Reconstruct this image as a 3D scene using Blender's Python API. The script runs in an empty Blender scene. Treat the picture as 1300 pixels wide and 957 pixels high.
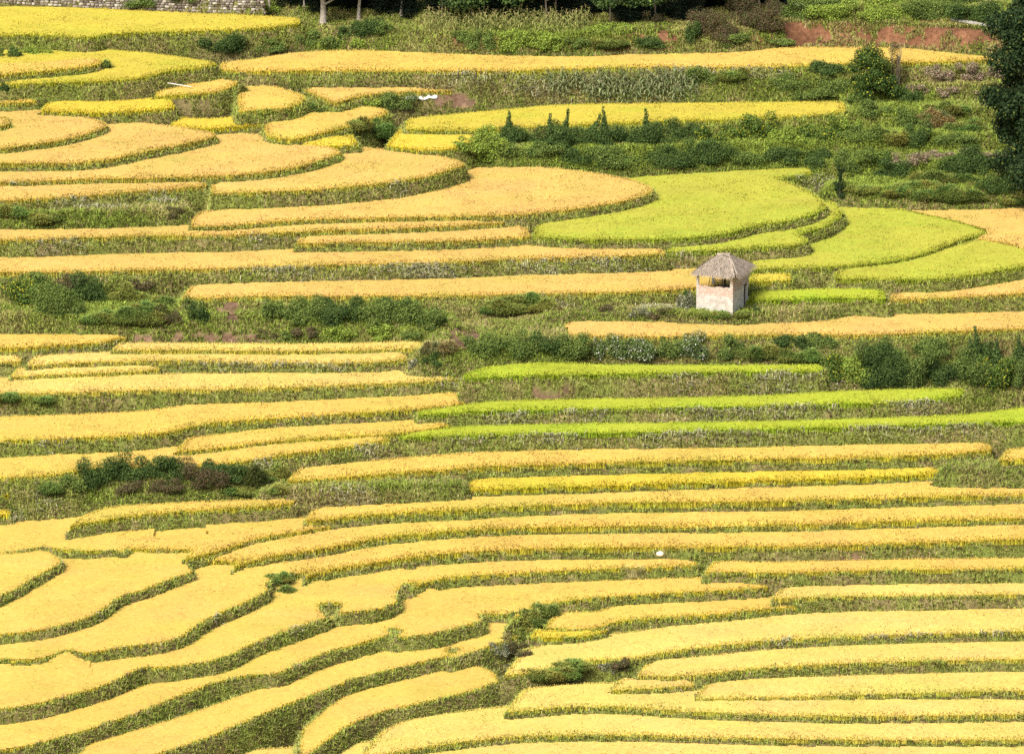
import bpy, math, random
import numpy as np
from mathutils import Vector, Matrix
rng = np.random.default_rng(7)
random.seed(7)
scene = bpy.context.scene
COL = scene.collection

# ------------------------------------------------------------------ camera model (used to survey the photo into metres)
W, H_, FPX = 1300.0, 957.0, 8000.0
PITCH = math.radians(15.0)
CAM_Z = 104.0
cP, sP = math.cos(PITCH), math.sin(PITCH)
def ray(px, py):
    u = (np.asarray(px, float) - W/2)/FPX
    v = -(np.asarray(py, float) - H_/2)/FPX
    return u, cP + v*sP, -sP + v*cP          # x, y (away), z
def to_plane(px, py, z):
    dx, dy, dz = ray(px, py)
    t = (z - CAM_Z)/dz
    return dx*t, dy*t
def project(x, y, z):
    x = np.asarray(x, float); zz = np.asarray(z, float) - CAM_Z
    d = y*cP - zz*sP
    return W/2 + FPX*x/d, H_/2 - FPX*(y*sP + zz*cP)/d

def _hash(ix, iy, seed):
    h = (ix.astype(np.int64)*374761393 + iy.astype(np.int64)*668265263 + seed*1274126177) & 0x7fffffff
    h = ((h ^ (h >> 13))*1103515245 + 12345) & 0x7fffffff
    h = ((h ^ (h >> 15))*69069 + 1) & 0x7fffffff
    return (h & 0xffff)/65535.0
def vnoise(x, y, scale, seed=0):
    x = np.asarray(x, float)/scale; y = np.asarray(y, float)/scale
    ix = np.floor(x); iy = np.floor(y); fx = x-ix; fy = y-iy
    fx = fx*fx*(3-2*fx); fy = fy*fy*(3-2*fy)
    a = _hash(ix, iy, seed); b = _hash(ix+1, iy, seed); c = _hash(ix, iy+1, seed); d = _hash(ix+1, iy+1, seed)
    return (a*(1-fx)+b*fx)*(1-fy) + (c*(1-fx)+d*fx)*fy
def fnoise(x, y, scale, seed=0):
    return .55*vnoise(x, y, scale, seed) + .3*vnoise(x, y, scale*.45, seed+9) + .15*vnoise(x, y, scale*.2, seed+23)

# ------------------------------------------------------------------ mesh helpers
def mesh_tris(name, V, T, C=None, mat=None, smooth=False):
    me = bpy.data.meshes.new(name)
    V = np.ascontiguousarray(V, np.float32); T = np.ascontiguousarray(T, np.int32)
    k = T.shape[1]
    me.vertices.add(len(V)); me.vertices.foreach_set('co', V.ravel())
    me.loops.add(T.size); me.loops.foreach_set('vertex_index', T.ravel())
    me.polygons.add(len(T)); me.polygons.foreach_set('loop_start', np.arange(0, T.size, k, dtype=np.int32))
    if smooth: me.polygons.foreach_set('use_smooth', np.ones(len(T), bool))
    me.update(calc_edges=True)
    if C is not None:
        ca = me.color_attributes.new('Col', 'FLOAT_COLOR', 'POINT')
        c4 = np.ones((len(V), 4), np.float32); c4[:, :3] = C
        ca.data.foreach_set('color', c4.ravel())
    if mat: me.materials.append(mat)
    return me
def link(name, me, parent=None):
    o = bpy.data.objects.new(name, me); COL.objects.link(o)
    if parent: o.parent = parent
    return o
def tag(o, label=None, cat=None, group=None, kind=None):
    if label: o['label'] = label
    if cat: o['category'] = cat
    if group: o['group'] = group
    if kind: o['kind'] = kind
    return o
def empty(name, loc, rz=0.0):
    o = bpy.data.objects.new(name, None); COL.objects.link(o)
    o.empty_display_size = .3; o.location = loc; o.rotation_euler = (0, 0, rz)
    return o

def blades(P, az, length, lean, width, c0, c1, droop=.3, c2=None):
    """grass or rice blades: base point, bent at two thirds, ending in a tip"""
    n = len(P)
    d = np.stack([np.cos(az), np.sin(az), np.zeros(n)], 1)
    s = np.stack([-np.sin(az), np.cos(az), np.zeros(n)], 1)*(width[:, None]/2)
    up = np.array([0, 0, 1.0])
    m = P + d*(lean*length*.45)[:, None] + up*(length*.72)[:, None]
    t = P + d*((lean+droop)*length)[:, None] + up*(length*(1.0-.5*np.abs(droop)))[:, None]
    V = np.stack([P-s*.9, P+s*.9, m-s, m+s, t], 1).reshape(-1, 3)
    b = (np.arange(n)*5)[:, None]
    T = np.concatenate([b+[[0, 1, 3]], b+[[0, 3, 2]], b+[[2, 3, 4]]], 1).reshape(-1, 3)
    cm = c2 if c2 is not None else c0*.45+c1*.55
    C = np.stack([c0, c0, cm, cm, c1], 1).reshape(-1, 3)
    return V, T, C
class Acc:
    def __init__(s): s.V = []; s.T = []; s.C = []; s.n = 0
    def add(s, V, T, C):
        s.V.append(V); s.T.append(np.asarray(T)+s.n); s.C.append(C); s.n += len(V)
    def mesh(s, name, mat, smooth=False):
        return mesh_tris(name, np.concatenate(s.V), np.concatenate(s.T), np.concatenate(s.C), mat, smooth)

# ------------------------------------------------------------------ materials
def leaf_mat(name, trans=.35, up=0):
    m = bpy.data.materials.new(name); m.use_nodes = True
    nt = m.node_tree; nt.nodes.clear()
    out = nt.nodes.new('ShaderNodeOutputMaterial')
    at = nt.nodes.new('ShaderNodeAttribute'); at.attribute_name = 'Col'
    col = at.outputs['Color']
    df = nt.nodes.new('ShaderNodeBsdfDiffuse'); tr = nt.nodes.new('ShaderNodeBsdfTranslucent')
    if up:                                   # thin leaves scatter light all round: soften the facing of each blade
        ge = nt.nodes.new('ShaderNodeNewGeometry'); mv = nt.nodes.new('ShaderNodeMix'); mv.data_type = 'VECTOR'; mv.inputs[0].default_value = up
        nt.links.new(ge.outputs['Normal'], mv.inputs[4]); mv.inputs[5].default_value = (-.1, -.25, .96)
        nn = nt.nodes.new('ShaderNodeVectorMath'); nn.operation = 'NORMALIZE'; nt.links.new(mv.outputs[1], nn.inputs[0])
        nt.links.new(nn.outputs[0], df.inputs['Normal'])
    nt.links.new(col, df.inputs[0]); nt.links.new(col, tr.inputs[0])
    mx = nt.nodes.new('ShaderNodeMixShader'); mx.inputs[0].default_value = trans
    nt.links.new(df.outputs[0], mx.inputs[1]); nt.links.new(tr.outputs[0], mx.inputs[2])
    nt.links.new(mx.outputs[0], out.inputs[0])
    return m
def noise_mat(name, c1, c2, scale=8.0, rough=.9, c3=None, bump=.3, detail=6):
    m = bpy.data.materials.new(name); m.use_nodes = True
    nt = m.node_tree; bs = nt.nodes['Principled BSDF']
    tc = nt.nodes.new('ShaderNodeTexCoord'); nz = nt.nodes.new('ShaderNodeTexNoise')
    nz.inputs['Scale'].default_value = scale; nz.inputs['Detail'].default_value = detail
    nt.links.new(tc.outputs['Object'], nz.inputs['Vector'])
    cr = nt.nodes.new('ShaderNodeValToRGB'); e = cr.color_ramp.elements
    e[0].position = .35; e[0].color = (*c1, 1); e[1].position = .65; e[1].color = (*c2, 1)
    if c3: k = cr.color_ramp.elements.new(.8); k.color = (*c3, 1)
    nt.links.new(nz.outputs[0], cr.inputs[0]); nt.links.new(cr.outputs[0], bs.inputs['Base Color'])
    bs.inputs['Roughness'].default_value = rough
    bp = nt.nodes.new('ShaderNodeBump'); bp.inputs['Strength'].default_value = bump; bp.inputs['Distance'].default_value = .05
    nt.links.new(nz.outputs[0], bp.inputs['Height']); nt.links.new(bp.outputs[0], bs.inputs['Normal'])
    return m
M_RICE = leaf_mat('rice', .25, .8); M_LEAF = leaf_mat('leaf', .25, .35); M_GRASS = leaf_mat('grass', .25, .7)
# ------------------------------------------------------------------ the terraces
# every terrace: crop, height of its front face, front rim as read off the photo (left to right), depth, bank steepness, label
# crops: G gold, O orange gold, P pale gold with haze put in, Y yellow, L lime green, V vivid green, M yellow-green, N none (grass ledge)
FD = []
def F(crop, h, rim, b=34, back=None, k=3.0, label=None, f=''):
    FD.append(dict(crop=crop, h=h, rim=rim, b=b, back=back, k=k, label=label, f=f))

# --- the hill above the terraces
F('N', 14, [-20,-6, 60,-6, 200,-3, 335,2], b=70, k=8)                       # ground above the stone wall
F('N', 12, [335,4, 380,8, 470,16, 560,20, 700,21, 850,20, 960,14, 1010,8], b=70, k=1.2)       # forest floor
F('N', [(385,18),(560,22),(900,22),(1010,34),(1290,26)], [360,28, 400,33, 450,38, 520,42, 600,45, 745,46, 800,42, 870,41, 950,38, 1010,26, 1080,28, 1180,33, 1290,44], b=50, k=1.3)
F('N', 16, [1020,10, 1100,12, 1200,16, 1300,22], b=60, k=.9)
# --- upper left
F('M', [(0,10),(100,12),(180,22),(380,30)], [-20,41, 60,41, 100,44, 114,45, 137,40, 190,38, 254,36, 330,33, 381,27], b=36,
  back=[381,20, 330,17, 200,12, 100,6, -20,4], label='yellow-green rice field under the stone wall, highest in the upper left corner')
F('G', 14, [-20,93, 0,91, 60,86, 108,82, 127,77], back=[131,74, 118,70, 60,76, -20,78], label='short gold rice tongue at the left edge with weeds behind it, above the tiny gold strip')
F('M', 27, [-20,105, 15,104, 63,101, 127,100, 178,96, 200,91, 216,86, 254,83, 276,78], back=[270,75, 210,66, 150,61, 95,54, -20,54], label='bright yellow-green rice field curving past the dark hedge at upper left')
F('G', 8, [-20,127, 20,127, 47,125], b=8, label='tiny gold rice strip at the left edge above the rounded fields')
F('Y', 13, [51,137, 101,139, 127,140, 157,138, 193,136, 223,133], b=14, label='narrow yellow rice strip directly above the first rounded gold field')
F('G', 30, [195,119, 225,117, 260,115, 285,111, 303,102], back=[296,95, 272,91, 240,104, 200,112], label='small gold rice tongue with the white pole lying across it')
F('G', [(278,20),(600,22),(690,50),(1280,40)], [278,86, 330,87, 400,86, 500,86, 650,87, 720,84, 800,82, 850,81, 900,82, 970,82, 1050,79, 1100,77, 1200,75, 1284,71], k=1.6,
  back=[1284,58, 1000,57, 850,58, 650,60, 500,61, 380,62, 335,70, 278,77], label='long gold rice field running straight across below the maize and red soil')
F('Y', 8, [215,157, 240,159, 265,160, 300,157, 330,155, 352,151], b=12, label='narrow yellow rice strip on the bank left of the gold curve, above the rounded fields')
F('G', 20, [302,138, 330,136, 360,134, 378,130, 388,123], back=[386,117, 345,105, 302,104], label='short yellow-gold rice tongue with a grassy right end in the upper left')
F('O', 15, [385,110, 405,119, 425,128, 440,123, 465,117, 500,114, 560,112, 610,110, 640,106], back=[640,103, 560,101, 345,101], label='thin gold rice strip narrowing to the right, above the brown bank and white sheet')
F('G', 10, [338,169, 352,172, 368,174, 385,171, 420,163, 440,158, 470,150, 494,139], back=[490,135, 450,130, 430,110, 345,101, 330,140], label='gold rice tongue bending left below the thin strip at upper centre left')
F('Y', 3, [380,182, 420,182, 455,180], b=12, label='small yellow rice patch tucked below the grassy knoll')
F('M', [(515,2),(600,5),(640,25),(1074,40)], [515,161, 560,162, 640,161, 700,156, 760,154, 850,150, 900,149, 970,147, 1040,143, 1074,138], k=1.6,
  back=[1074,126, 970,127, 850,128, 700,130, 650,135, 600,140, 515,147], label='long yellow-green rice field behind the row of vine-covered poles')
F('Y', 5, [490,181, 520,185, 548,188, 574,185, 599,180, 608,172], b=26, label='small bright yellow rice field left of the vine-covered poles')
# --- rounded gold fields
F('O', 12, [-30,160, 0,157, 13,153], b=10, label='cut-off tip of orange gold rice at the far left edge, innermost of the rings')
F('O', 13, [-20,186, 0,185, 38,180, 76,175, 114,166, 137,157], back=[134,152, 100,142, 60,136, -20,130], label='first and smallest large rounded gold rice field at left, ending at a grassy tip')
F('O', [(0,13),(270,17)], [-20,203, 51,204, 101,203, 140,199, 178,190, 216,183, 254,175, 276,169], back=[272,165, 200,154, 135,148, 60,150, -20,150], label='second rounded gold rice field down from the upper left, inside the third ring')
F('O', [(0,8),(300,13),(430,14)], [-20,228, 60,226, 122,223, 178,223, 254,220, 320,217, 371,210, 409,200, 434,190], back=[428,186, 380,177, 330,167, 270,162, 150,170, -20,180], label='third rounded gold rice field on the left, its tip under the small yellow patch')
F('O', [(270,27),(400,24),(590,18)], [268,241, 300,241, 330,240, 400,237, 447,233, 498,228, 548,219, 591,206], back=[588,202, 550,192, 500,187, 440,182, 380,190, 268,205], label='fourth rounded gold rice field, widest tip just left of the big field')
F('O', [(0,24),(200,22),(262,20)], [-20,252, 0,251, 76,247, 152,241, 203,237, 264,232], b=18, label='gold rice strip at left with white flowered bank beneath it')
F('N', 18, [-20,273, 60,272, 150,271, 238,267], b=16, k=1.6)
F('O', [(242,8),(560,10),(640,18),(829,20)], [242,283, 280,283, 320,280, 396,274.5, 470,273, 560,271, 640,270, 691,266, 742,260, 780,254, 813,247, 830,239], back=[828,234, 800,223, 720,211, 640,206, 600,205, 590,215, 400,245, 242,268], label='largest rounded orange gold rice field in the centre, bordering the lime green field')
F('O', [(0,28),(300,25),(400,10),(640,10)], [-20,301, 76,299, 152,296, 240,295, 320,294, 396,289, 470,287, 560,284, 640,279, 660,276], b=22, label='long gold rice strip hugging the front of the largest rounded field')
F('O', 15, [375,305, 450,304, 550,303, 650,299, 674,296], b=18, label='short gold rice strip ending against the lime green field')
F('O', [(0,45),(220,40),(300,24),(846,24)], [-20,342, 100,341, 180,339, 260,338, 330,335, 396,333, 485,331, 574,329, 650,325, 716,323, 800,321, 846,318], b=24, k=2, label='long gold rice strip reaching from the left edge towards the hut roof')
F('O', [(230,30),(560,30),(640,25),(870,25),(938,25)], [230,374, 280,374, 320,372, 421,372, 548,372, 650,370, 716,369, 792,367, 843,365, 880,361, 938,357], b=26, k=1.6, label='gold rice strip ending at the left wall of the hut')
# --- right hand green fields
F('L', [(675,15),(920,14),(1049,10)], [675,296, 716,300, 792,301, 868,299, 919,294, 955,284, 970,281, 1008,276, 1041,266, 1050,258], back=[1047,252, 1030,240, 1006,229, 986,223, 1005,221, 1040,216, 1036,210, 970,211, 880,213, 815,219, 700,240], label='large lime green rice field right of the biggest rounded gold field')
F('L', [(848,22),(960,20),(1030,22),(1070,14)], [846,316, 894,315, 970,310, 1010,308, 1029,303, 1022,298, 1012,294, 1035,288, 1060,279, 1071,267], back=[1060,253, 1050,250, 1000,270, 940,285, 846,300], label='narrow lime green rice strip wrapped around the front of the large lime field')
F('L', [(953,14),(1060,9),(1252,8)], [950,339, 970,337, 1046,336, 1097,332, 1135,328, 1173,319, 1198,310, 1219,301, 1253,293], back=[1250,288, 1220,279, 1180,270, 1140,261, 1120,257, 1066,252, 1040,270, 1000,310, 950,320], label='wide lime green rice field at right with a dark face and path below it')
F('O', 2, [1200,292, 1255,302, 1280,306, 1300,312, 1330,322], back=[1330,258, 1300,259, 1200,257, 1135,256, 1150,280], label='orange gold rice field at the right edge behind the lime fields')
F('L', [(1059,18),(1300,20)], [1059,350, 1122,351, 1186,351, 1224,347, 1262,341, 1300,334, 1330,328], back=[1330,305, 1255,296, 1200,312, 1059,340], label='yellow-lime rice field below the curving path at the right edge')
F('M', 20, [948,354, 975,353, 1006,352], b=9, label='tiny yellow-green rice strip just right of the hut roof')
F('V', 20, [946,378, 1000,377, 1060,374, 1127,376], b=12, label='short vivid green rice strip starting right beside the hut wall')
F('O', 24, [1127,377, 1224,373, 1300,368, 1330,366], b=20, label='gold rice strip at right continuing the vivid green strip beside the hut')
F('N', 9, [690,403, 760,400, 830,399, 880,402, 930,402, 978,398, 1010,397, 1040,394, 1080,387], b=16, k=1.6)   # the hut stands here
F('O', [(708,30),(1300,32)], [705,420, 740,422, 792,424, 868,423, 970,421, 1097,421, 1198,417, 1300,413], b=26, k=1.5, label='orange gold rice strip running just in front of the hut')
# --- grassy slopes upper right
F('N', 22, [590,190, 650,191, 700,192, 850,190, 1000,186, 1085,182], b=28, k=1.1)
F('N', 22, [1080,112, 1150,110, 1320,108], b=28, k=1.2)
F('N', 22, [1080,146, 1150,144, 1320,140], b=28, k=1.2)
F('N', 22, [1060,180, 1150,176, 1320,172], b=28, k=1.2)
F('N', 20, [1040,212, 1150,209, 1320,206], b=28, k=1.2)
F('N', 20, [1050,240, 1110,243, 1200,243, 1320,240], b=26, k=1.3)
# --- middle left
F('N', 20, [-20,403, 60,403, 130,405, 230,404, 330,404, 420,408, 520,410, 580,415], b=24, k=1.3)
F('N', 26, [540,440, 600,437, 650,434, 720,428], b=28, k=1.3)
F('G', 13, [-20,438, 40,437, 76,434, 127,431, 163,424], b=20, label='gold rice strip at the left edge, first below the big bushes')
F('P', 8, [142,441, 228,440, 330,442, 447,441, 540,438], b=9, label='thin pale gold rice strip first below the dense shrub bank')
F('P', 14, [-20,456, 28,455], b=8, label='stub of pale gold rice at the left edge between two longer strips')
F('P', [(33,8),(200,15),(517,17)], [33,461, 76,457, 178,454, 254,454, 320,457, 420,457, 490,455, 518,452], b=12, label='pale gold rice strip ending beside a round grassy bush in the middle')
F('P', 9, [12,475, 76,471, 127,470, 178,467, 204,465], b=12, label='short pale gold rice strip at left with white flowers beyond its right end')
F('P', [(0,33),(130,22),(586,18)], [-20,496, 76,495, 178,491, 254,490, 330,489, 447,484, 523,482, 588,476], b=20, label='long pale gold rice strip ending against the uppermost green strip')
F('G', [(0,25),(200,24),(260,13),(590,14)], [-20,556, 0,555, 101,552, 178,548, 211,545, 254,534, 330,528, 421,522, 498,518, 548,513, 592,507], b=30, label='broad gold rice field at middle left, widest of the left-hand strips')
F('G', 5, [223,569, 280,565, 330,557, 421,551, 498,547, 548,541, 572,535], b=18, label='gold rice strip tapering left beside the broad middle-left field')
F('G', [(0,22),(110,40),(300,40),(371,28),(495,26)], [-20,604, 0,603, 76,598, 114,590, 178,589, 254,588, 305,583, 371,571, 447,562, 496,554], b=26, k=1.5, label='gold rice strip directly above the dark brown hedge bank at left')
F('Y', 14, [-20,624, 20,623, 38,619], b=10, label='tiny yellow rice strip at the left edge beside the dark hedge')
F('Y', 12, [-20,651, 14,648], b=8, label='tiny yellow rice corner at the left edge below the hedge')
# --- green strips
F('V', 31, [588,477, 640,473, 767,471, 970,467, 1045,468], back=[1045,460, 970,459, 780,460, 700,456, 640,457, 588,470], label='uppermost vivid green rice strip below the flowering hedge')
F('V', 20, [531,523, 599,518, 640,517, 800,515, 970,511, 1097,508, 1173,505, 1221,498], back=[1226,489, 1148,490, 1046,493, 970,499, 640,504, 600,508, 531,518], label='middle vivid green rice strip, second of three green strips')
F('V', 25, [506,552, 574,549, 650,547, 800,545, 970,541, 1097,537, 1224,534, 1300,532], b=18, back=[1330,510, 1300,512, 1240,522, 1100,527, 970,531, 640,535, 574,538, 506,546], label='lowest of the three vivid green rice strips, reaching the right edge')
# --- gold strips across the lower middle
F('G', [(363,18),(640,20),(970,17),(1259,20)], [363,607, 421,602, 498,596, 574,590, 650,586, 800,582, 970,578, 1097,576, 1198,572, 1260,566], b=18, label='gold rice strip right below the lowest green strip')
F('G', 24, [1267,580, 1300,578, 1330,577], b=14, label='stub of gold rice at the right edge beside the end of a longer strip')
F('Y', 12, [589,617, 650,615, 792,611, 970,605, 1100,602, 1195,596], b=15, label='short deep yellow rice strip with clearly striped stalks in the middle right')
F('N', 20, [330,626, 400,623, 500,619, 589,616], b=14, k=2)
F('N', 20, [1195,598, 1260,600, 1330,600], b=14, k=2)
F('G', 17, [386,656, 447,651, 498,646, 574,643, 650,638, 792,633, 970,632, 1097,628, 1300,622], b=20, label='long gold rice strip starting beside the brown bank and crossing to the right edge')
F('G', 24, [86,664, 114,658, 178,649, 254,643, 330,639, 373,634], back=[374, 625, 330, 630, 178, 636, 130, 640, 102, 652], label='gold rice strip at lower left with a long brown bank below it')
F('G', 8, [60,690, 104,698, 142,696, 159,698], back=[154, 690, 165, 684, 240, 680, 240, 655, 140, 645, 33, 648, 22, 660, 45, 685], label='short gold rice tongue at lower left with a small grassy end', f='H')
F('G', 9, [231,706, 270,697, 300,688, 330,678, 371,672, 421,664, 454,659], back=[454, 653, 396, 652, 330, 655, 240, 650, 130, 655, 120, 690, 205, 694, 245, 693], label='gold rice tongue bending down to the left below the long brown bank', f='H')
F('G', 14, [293,717, 310,710, 330,704, 371,697, 421,690, 472,679, 523,673, 650,664, 800,663, 970,662, 1097,658, 1300,652], back=[1300, 628, 970, 640, 650, 640, 523, 650, 454, 650, 371, 672, 300, 685, 235, 692, 222, 706, 285, 707, 303, 708], label='long gold rice strip sweeping from a left tongue to the right edge, second of the lower bands', f='E')
F('G', [(386, 16), (640, 17), (970, 24), (1300, 26)], [386,729, 404,722, 434,715, 472,710, 523,701, 574,697, 650,692, 800,689, 970,689, 1097,687, 1300,678], back=[1300, 650, 970, 662, 650, 664, 472, 680, 371, 700, 330, 708, 315, 726, 372, 722, 394, 720], label='long gold rice strip with a dark left tip, just above the white bundle', f='D')
F('G', 18, [523,742, 548,733, 574,728, 650,724, 742,719, 840,716, 887,713], back=[886, 700, 700, 703, 560, 712, 500, 716, 485, 738, 518, 735, 532, 735], label='gold rice strip ending in a dark left tip, directly below the white bundle', f='A')
F('G', 24, [894,723, 930,722, 970,724, 1097,720, 1300,718], b=14, label='gold rice strip at right below the round bare soil scar')
F('G', 20, [642,790, 665,772, 691,763, 729,757, 792,752, 868,748, 930,745, 976,741], back=[976, 732, 887, 728, 700, 735, 600, 735, 540, 740, 545, 770, 605, 774, 640, 776, 656, 774], label='gold rice field curling round a grassy gully at lower centre', f='B')
F('P', 26, [980,756, 1040,754, 1097,752, 1224,752, 1300,750], b=16, label='pale gold rice strip at right above the mottled green and brown bank')
F('G', 17, [690,793, 720,795, 750,795, 768,791, 776,785, 843,780, 919,775, 970,769, 1047,763], b=22, label='gold rice strip with a rounded left end inside the grassy gully')
F('Y', 14, [672,804, 700,806, 742,804, 772,797], b=9, label='thin yellow rice lip beneath the rounded strip in the grassy gully')
F('P', 19, [638,854, 678,848, 716,841, 742,834, 792,833, 818,829, 868,820, 919,815, 970,809, 1097,803, 1300,797], b=34, label='broad pale gold rice strip from the lower gully up to the right edge')
F('P', 23, [808,853, 850,855, 884,853, 970,843, 1097,837, 1300,832], b=24, label='pale gold rice strip at lower right, second from the bottom')
F('P', 14, [775,872, 830,870, 884,865], b=14, label='short pale gold rice strip at the bottom, left of the lowest right field')
# --- lower left tongues
F('G', 10, [-20,704, 0,702, 25,697, 58,691, 85,694], back=[110,690, 112,672, 60,652, -20,652], label='gold rice field at the left edge above the steep grassy riser', f='H')
F('G', 24, [-20,762, 0,754, 20,746, 40,733, 60,722, 75,714], back=[78,708, 60,694, 20,700, -20,700], label='gold rice tongue at the left edge, tip beside a tall mottled bank')
F('G', 19, [-20,805, 0,803, 51,798, 101,785, 127,775, 152,754, 190,744, 216,732, 246,723], back=[238, 715, 262, 706, 320, 690, 330, 668, 150, 668, 110, 690, 60, 700, -20, 730], label='large gold rice field at lower left ending at a blunt grassy bank', f='E')
F('G', 17, [56,833, 75,826, 90,821, 107,828, 152,819, 211,813, 236,803, 249,792, 279,775, 320,759, 342,746], back=[337, 742, 348, 728, 400, 715, 400, 690, 380, 672, 250, 685, 160, 700, 120, 770, 40, 800, -40, 806, -40, 832, 30, 836], label='long gold rice tongue between two winding grassy banks at lower left', f='D')
F('G', 18, [104,872, 130,866, 152,856, 183,843, 203,846, 241,841, 287,833, 320,814, 371,796, 415,781], back=[408, 773, 404, 762, 440, 757, 440, 735, 440, 712, 400, 695, 330, 700, 310, 745, 335, 765, 250, 800, 140, 836, 90, 838, 82, 858], label='narrow gold rice tongue below the long winding one at lower left', f='A')
F('G', 17, [-20,957, 100,928, 180,900, 240,876, 264,866, 317,853, 353,854, 383,838, 416,825, 454,815, 496,802], back=[490, 797, 500, 787, 530, 770, 530, 745, 440, 745, 395, 755, 350, 815, 290, 835, 240, 848, 180, 868, 100, 895, -20, 920], label='gold rice tongue at bottom left centre with a straight light green bank', f='B')
F('G', 16, [429,776, 472,772, 490,768, 505,761], back=[503, 752, 510, 738, 530, 722, 500, 710, 470, 710, 400, 715, 385, 735, 398, 756, 435, 764], label='small gold rice tongue with a short brown riser at lower centre', f='A')
F('G', 17, [503,807, 548,803, 587,792, 613,786], back=[606, 777, 620, 768, 640, 755, 620, 735, 560, 728, 500, 728, 470, 765, 470, 785, 500, 793, 512, 798], label='gold rice field with a short brown riser left of the grassy gully', f='B')
F('G', 18, [100,985, 250,940, 330,905, 400,878, 429,866, 472,853, 523,841, 570,829], back=[564, 820, 580, 812, 610, 800, 600, 785, 540, 788, 510, 790, 480, 790, 440, 800, 400, 845, 330, 870, 250, 900, 100, 945], label='pale gold rice tongue at the bottom centre with a long straight bank', f='C')
F('G', 20, [572,833, 600,826, 614,820, 640,812, 658,805], back=[655, 785, 620, 780, 560, 790, 520, 800, 530, 812, 562, 819, 585, 820], label='gold rice lip above the dry brown grass bank at lower centre', f='C')
F('G', 16, [380,965, 430,925, 470,904, 520,893, 560,884, 600,875, 634,862], back=[628, 850, 590, 835, 575, 818, 540, 825, 500, 845, 440, 875, 380, 925], label='gold rice corner at the bottom edge left of the dry grass bank')
# --- below the picture's lower border
F('P', 20, [880,884, 1021,880, 1148,876, 1300,872], b=26, label='pale gold rice field lowest at the right side of the picture')
F('G', 17, [-20,900, 40,893, 90,880, 122,868], back=[160,850, 120,836, 40,815, -20,812], label='gold rice field filling the bottom left corner', f='A')
F('P', 20, [640,900, 760,890, 880,900, 1080,906, 1300,902], b=30, label='pale gold rice strip along the lower right margin')
F('P', 18, [450,965, 520,945, 700,925, 1000,935, 1300,935], b=40, label='pale gold rice strip across the foot of the slope')
F('P', 18, [-20,1010, 300,1000, 700,968, 1000,970, 1300,975], b=50, label='last pale gold rice strip at the foot of the slope')
# ------------------------------------------------------------------ heights of the terraces from the visible height of their fronts
CROP_H = .62
def smooth_line(p, closed=False, it=2):
    p = np.asarray(p, float)
    for _ in range(it):
        q = []
        n = len(p)
        if not closed: q.append(p[0])
        for i in range(n if closed else n-1):
            a, b = p[i], p[(i+1) % n]
            q += [a*.75+b*.25, a*.25+b*.75]
        if not closed: q.append(p[-1])
        p = np.array(q)
    return p
for f in FD:
    r = np.array(f['rim'], float).reshape(-1, 2)
    f['raw'] = r
    if r[0, 0] <= 0: r = np.vstack([[-270, r[0, 1]], r])
    if r[-1, 0] >= 1290: r = np.vstack([r, [1570, r[-1, 1]]])
    f['rimx'] = smooth_line(r)
    if f['back'] is not None:
        bk = np.array(f['back'], float).reshape(-1, 2)
        if bk[0, 0] > bk[-1, 0]: bk = bk[::-1]
        bk = bk[::-1]
        if bk[0, 0] >= 1290: bk = np.vstack([[1570, bk[0, 1]], bk])
        if bk[-1, 0] <= 0: bk = np.vstack([bk, [-270, bk[-1, 1]]])
        bk = smooth_line(bk, it=1)
    else:
        q = f['rimx']; b = f['b']; sh = np.zeros(len(q))
        if r[0, 0] > 0: sh += .8*b*np.clip(1-(q[:, 0]-q[0, 0])/70, 0, 1)          # ends taper away behind the tip
        if r[-1, 0] < 1290: sh -= .5*b*np.clip(1-(q[-1, 0]-q[:, 0])/70, 0, 1)
        bk = (q - np.stack([-sh, np.full(len(q), b)], 1))[::-1]
    f['poly'] = smooth_line(np.vstack([f['rimx'], bk]), True, 1)
    mx_, my_ = r.mean(0) if False else np.array(f['raw']).mean(0)
    f['c'] = .08 if f['crop'] == 'N' else (.30 if my_ > 690 and mx_ < 640 else .46 if my_ > 705 else .62 if my_ > 570 and mx_ > 560 else .54)
    if f['k'] == 3.0: f['k'] = 5.0 if my_ > 560 else 4.0
def col_y(line, x):
    y = None
    for a, b in zip(line[:-1], line[1:]):
        lo, hi = (a, b) if a[0] <= b[0] else (b, a)
        if lo[0] <= x <= hi[0] and hi[0] > lo[0]:
            t = (x-lo[0])/(hi[0]-lo[0]); v = lo[1]+t*(hi[1]-lo[1])
            y = v if y is None else max(y, v)
    return y
N = len(FD)
pairs = {}
for x in range(2, 1300, 8):
    col = sorted((y, i) for i, f in enumerate(FD) for y in [col_y(f['rimx'], x)] if y is not None)
    for (y0, i), (y1, j) in zip(col[:-1], col[1:]):
        h = FD[i]['h']
        if not isinstance(h, (int, float)): h = np.interp(x, [q[0] for q in h], [q[1] for q in h])
        if y1-y0 < h+1: h = max(3, y1-y0-2)
        pairs.setdefault((i, j), []).append((x, y0, h, y1))
zz = np.zeros(N); sl_ = np.zeros(N)          # level at x = 0 and a very slight fall along x
def dist(py, z): e = PITCH+(py-H_/2)/FPX; return (CAM_Z-z)/math.sin(e)
def tilt_plane(px, py, i):
    dx, dy, dz = ray(px, py)
    t = (zz[i]-CAM_Z)/(dz-sl_[i]*dx)
    return dx*t, dy*t
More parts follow.
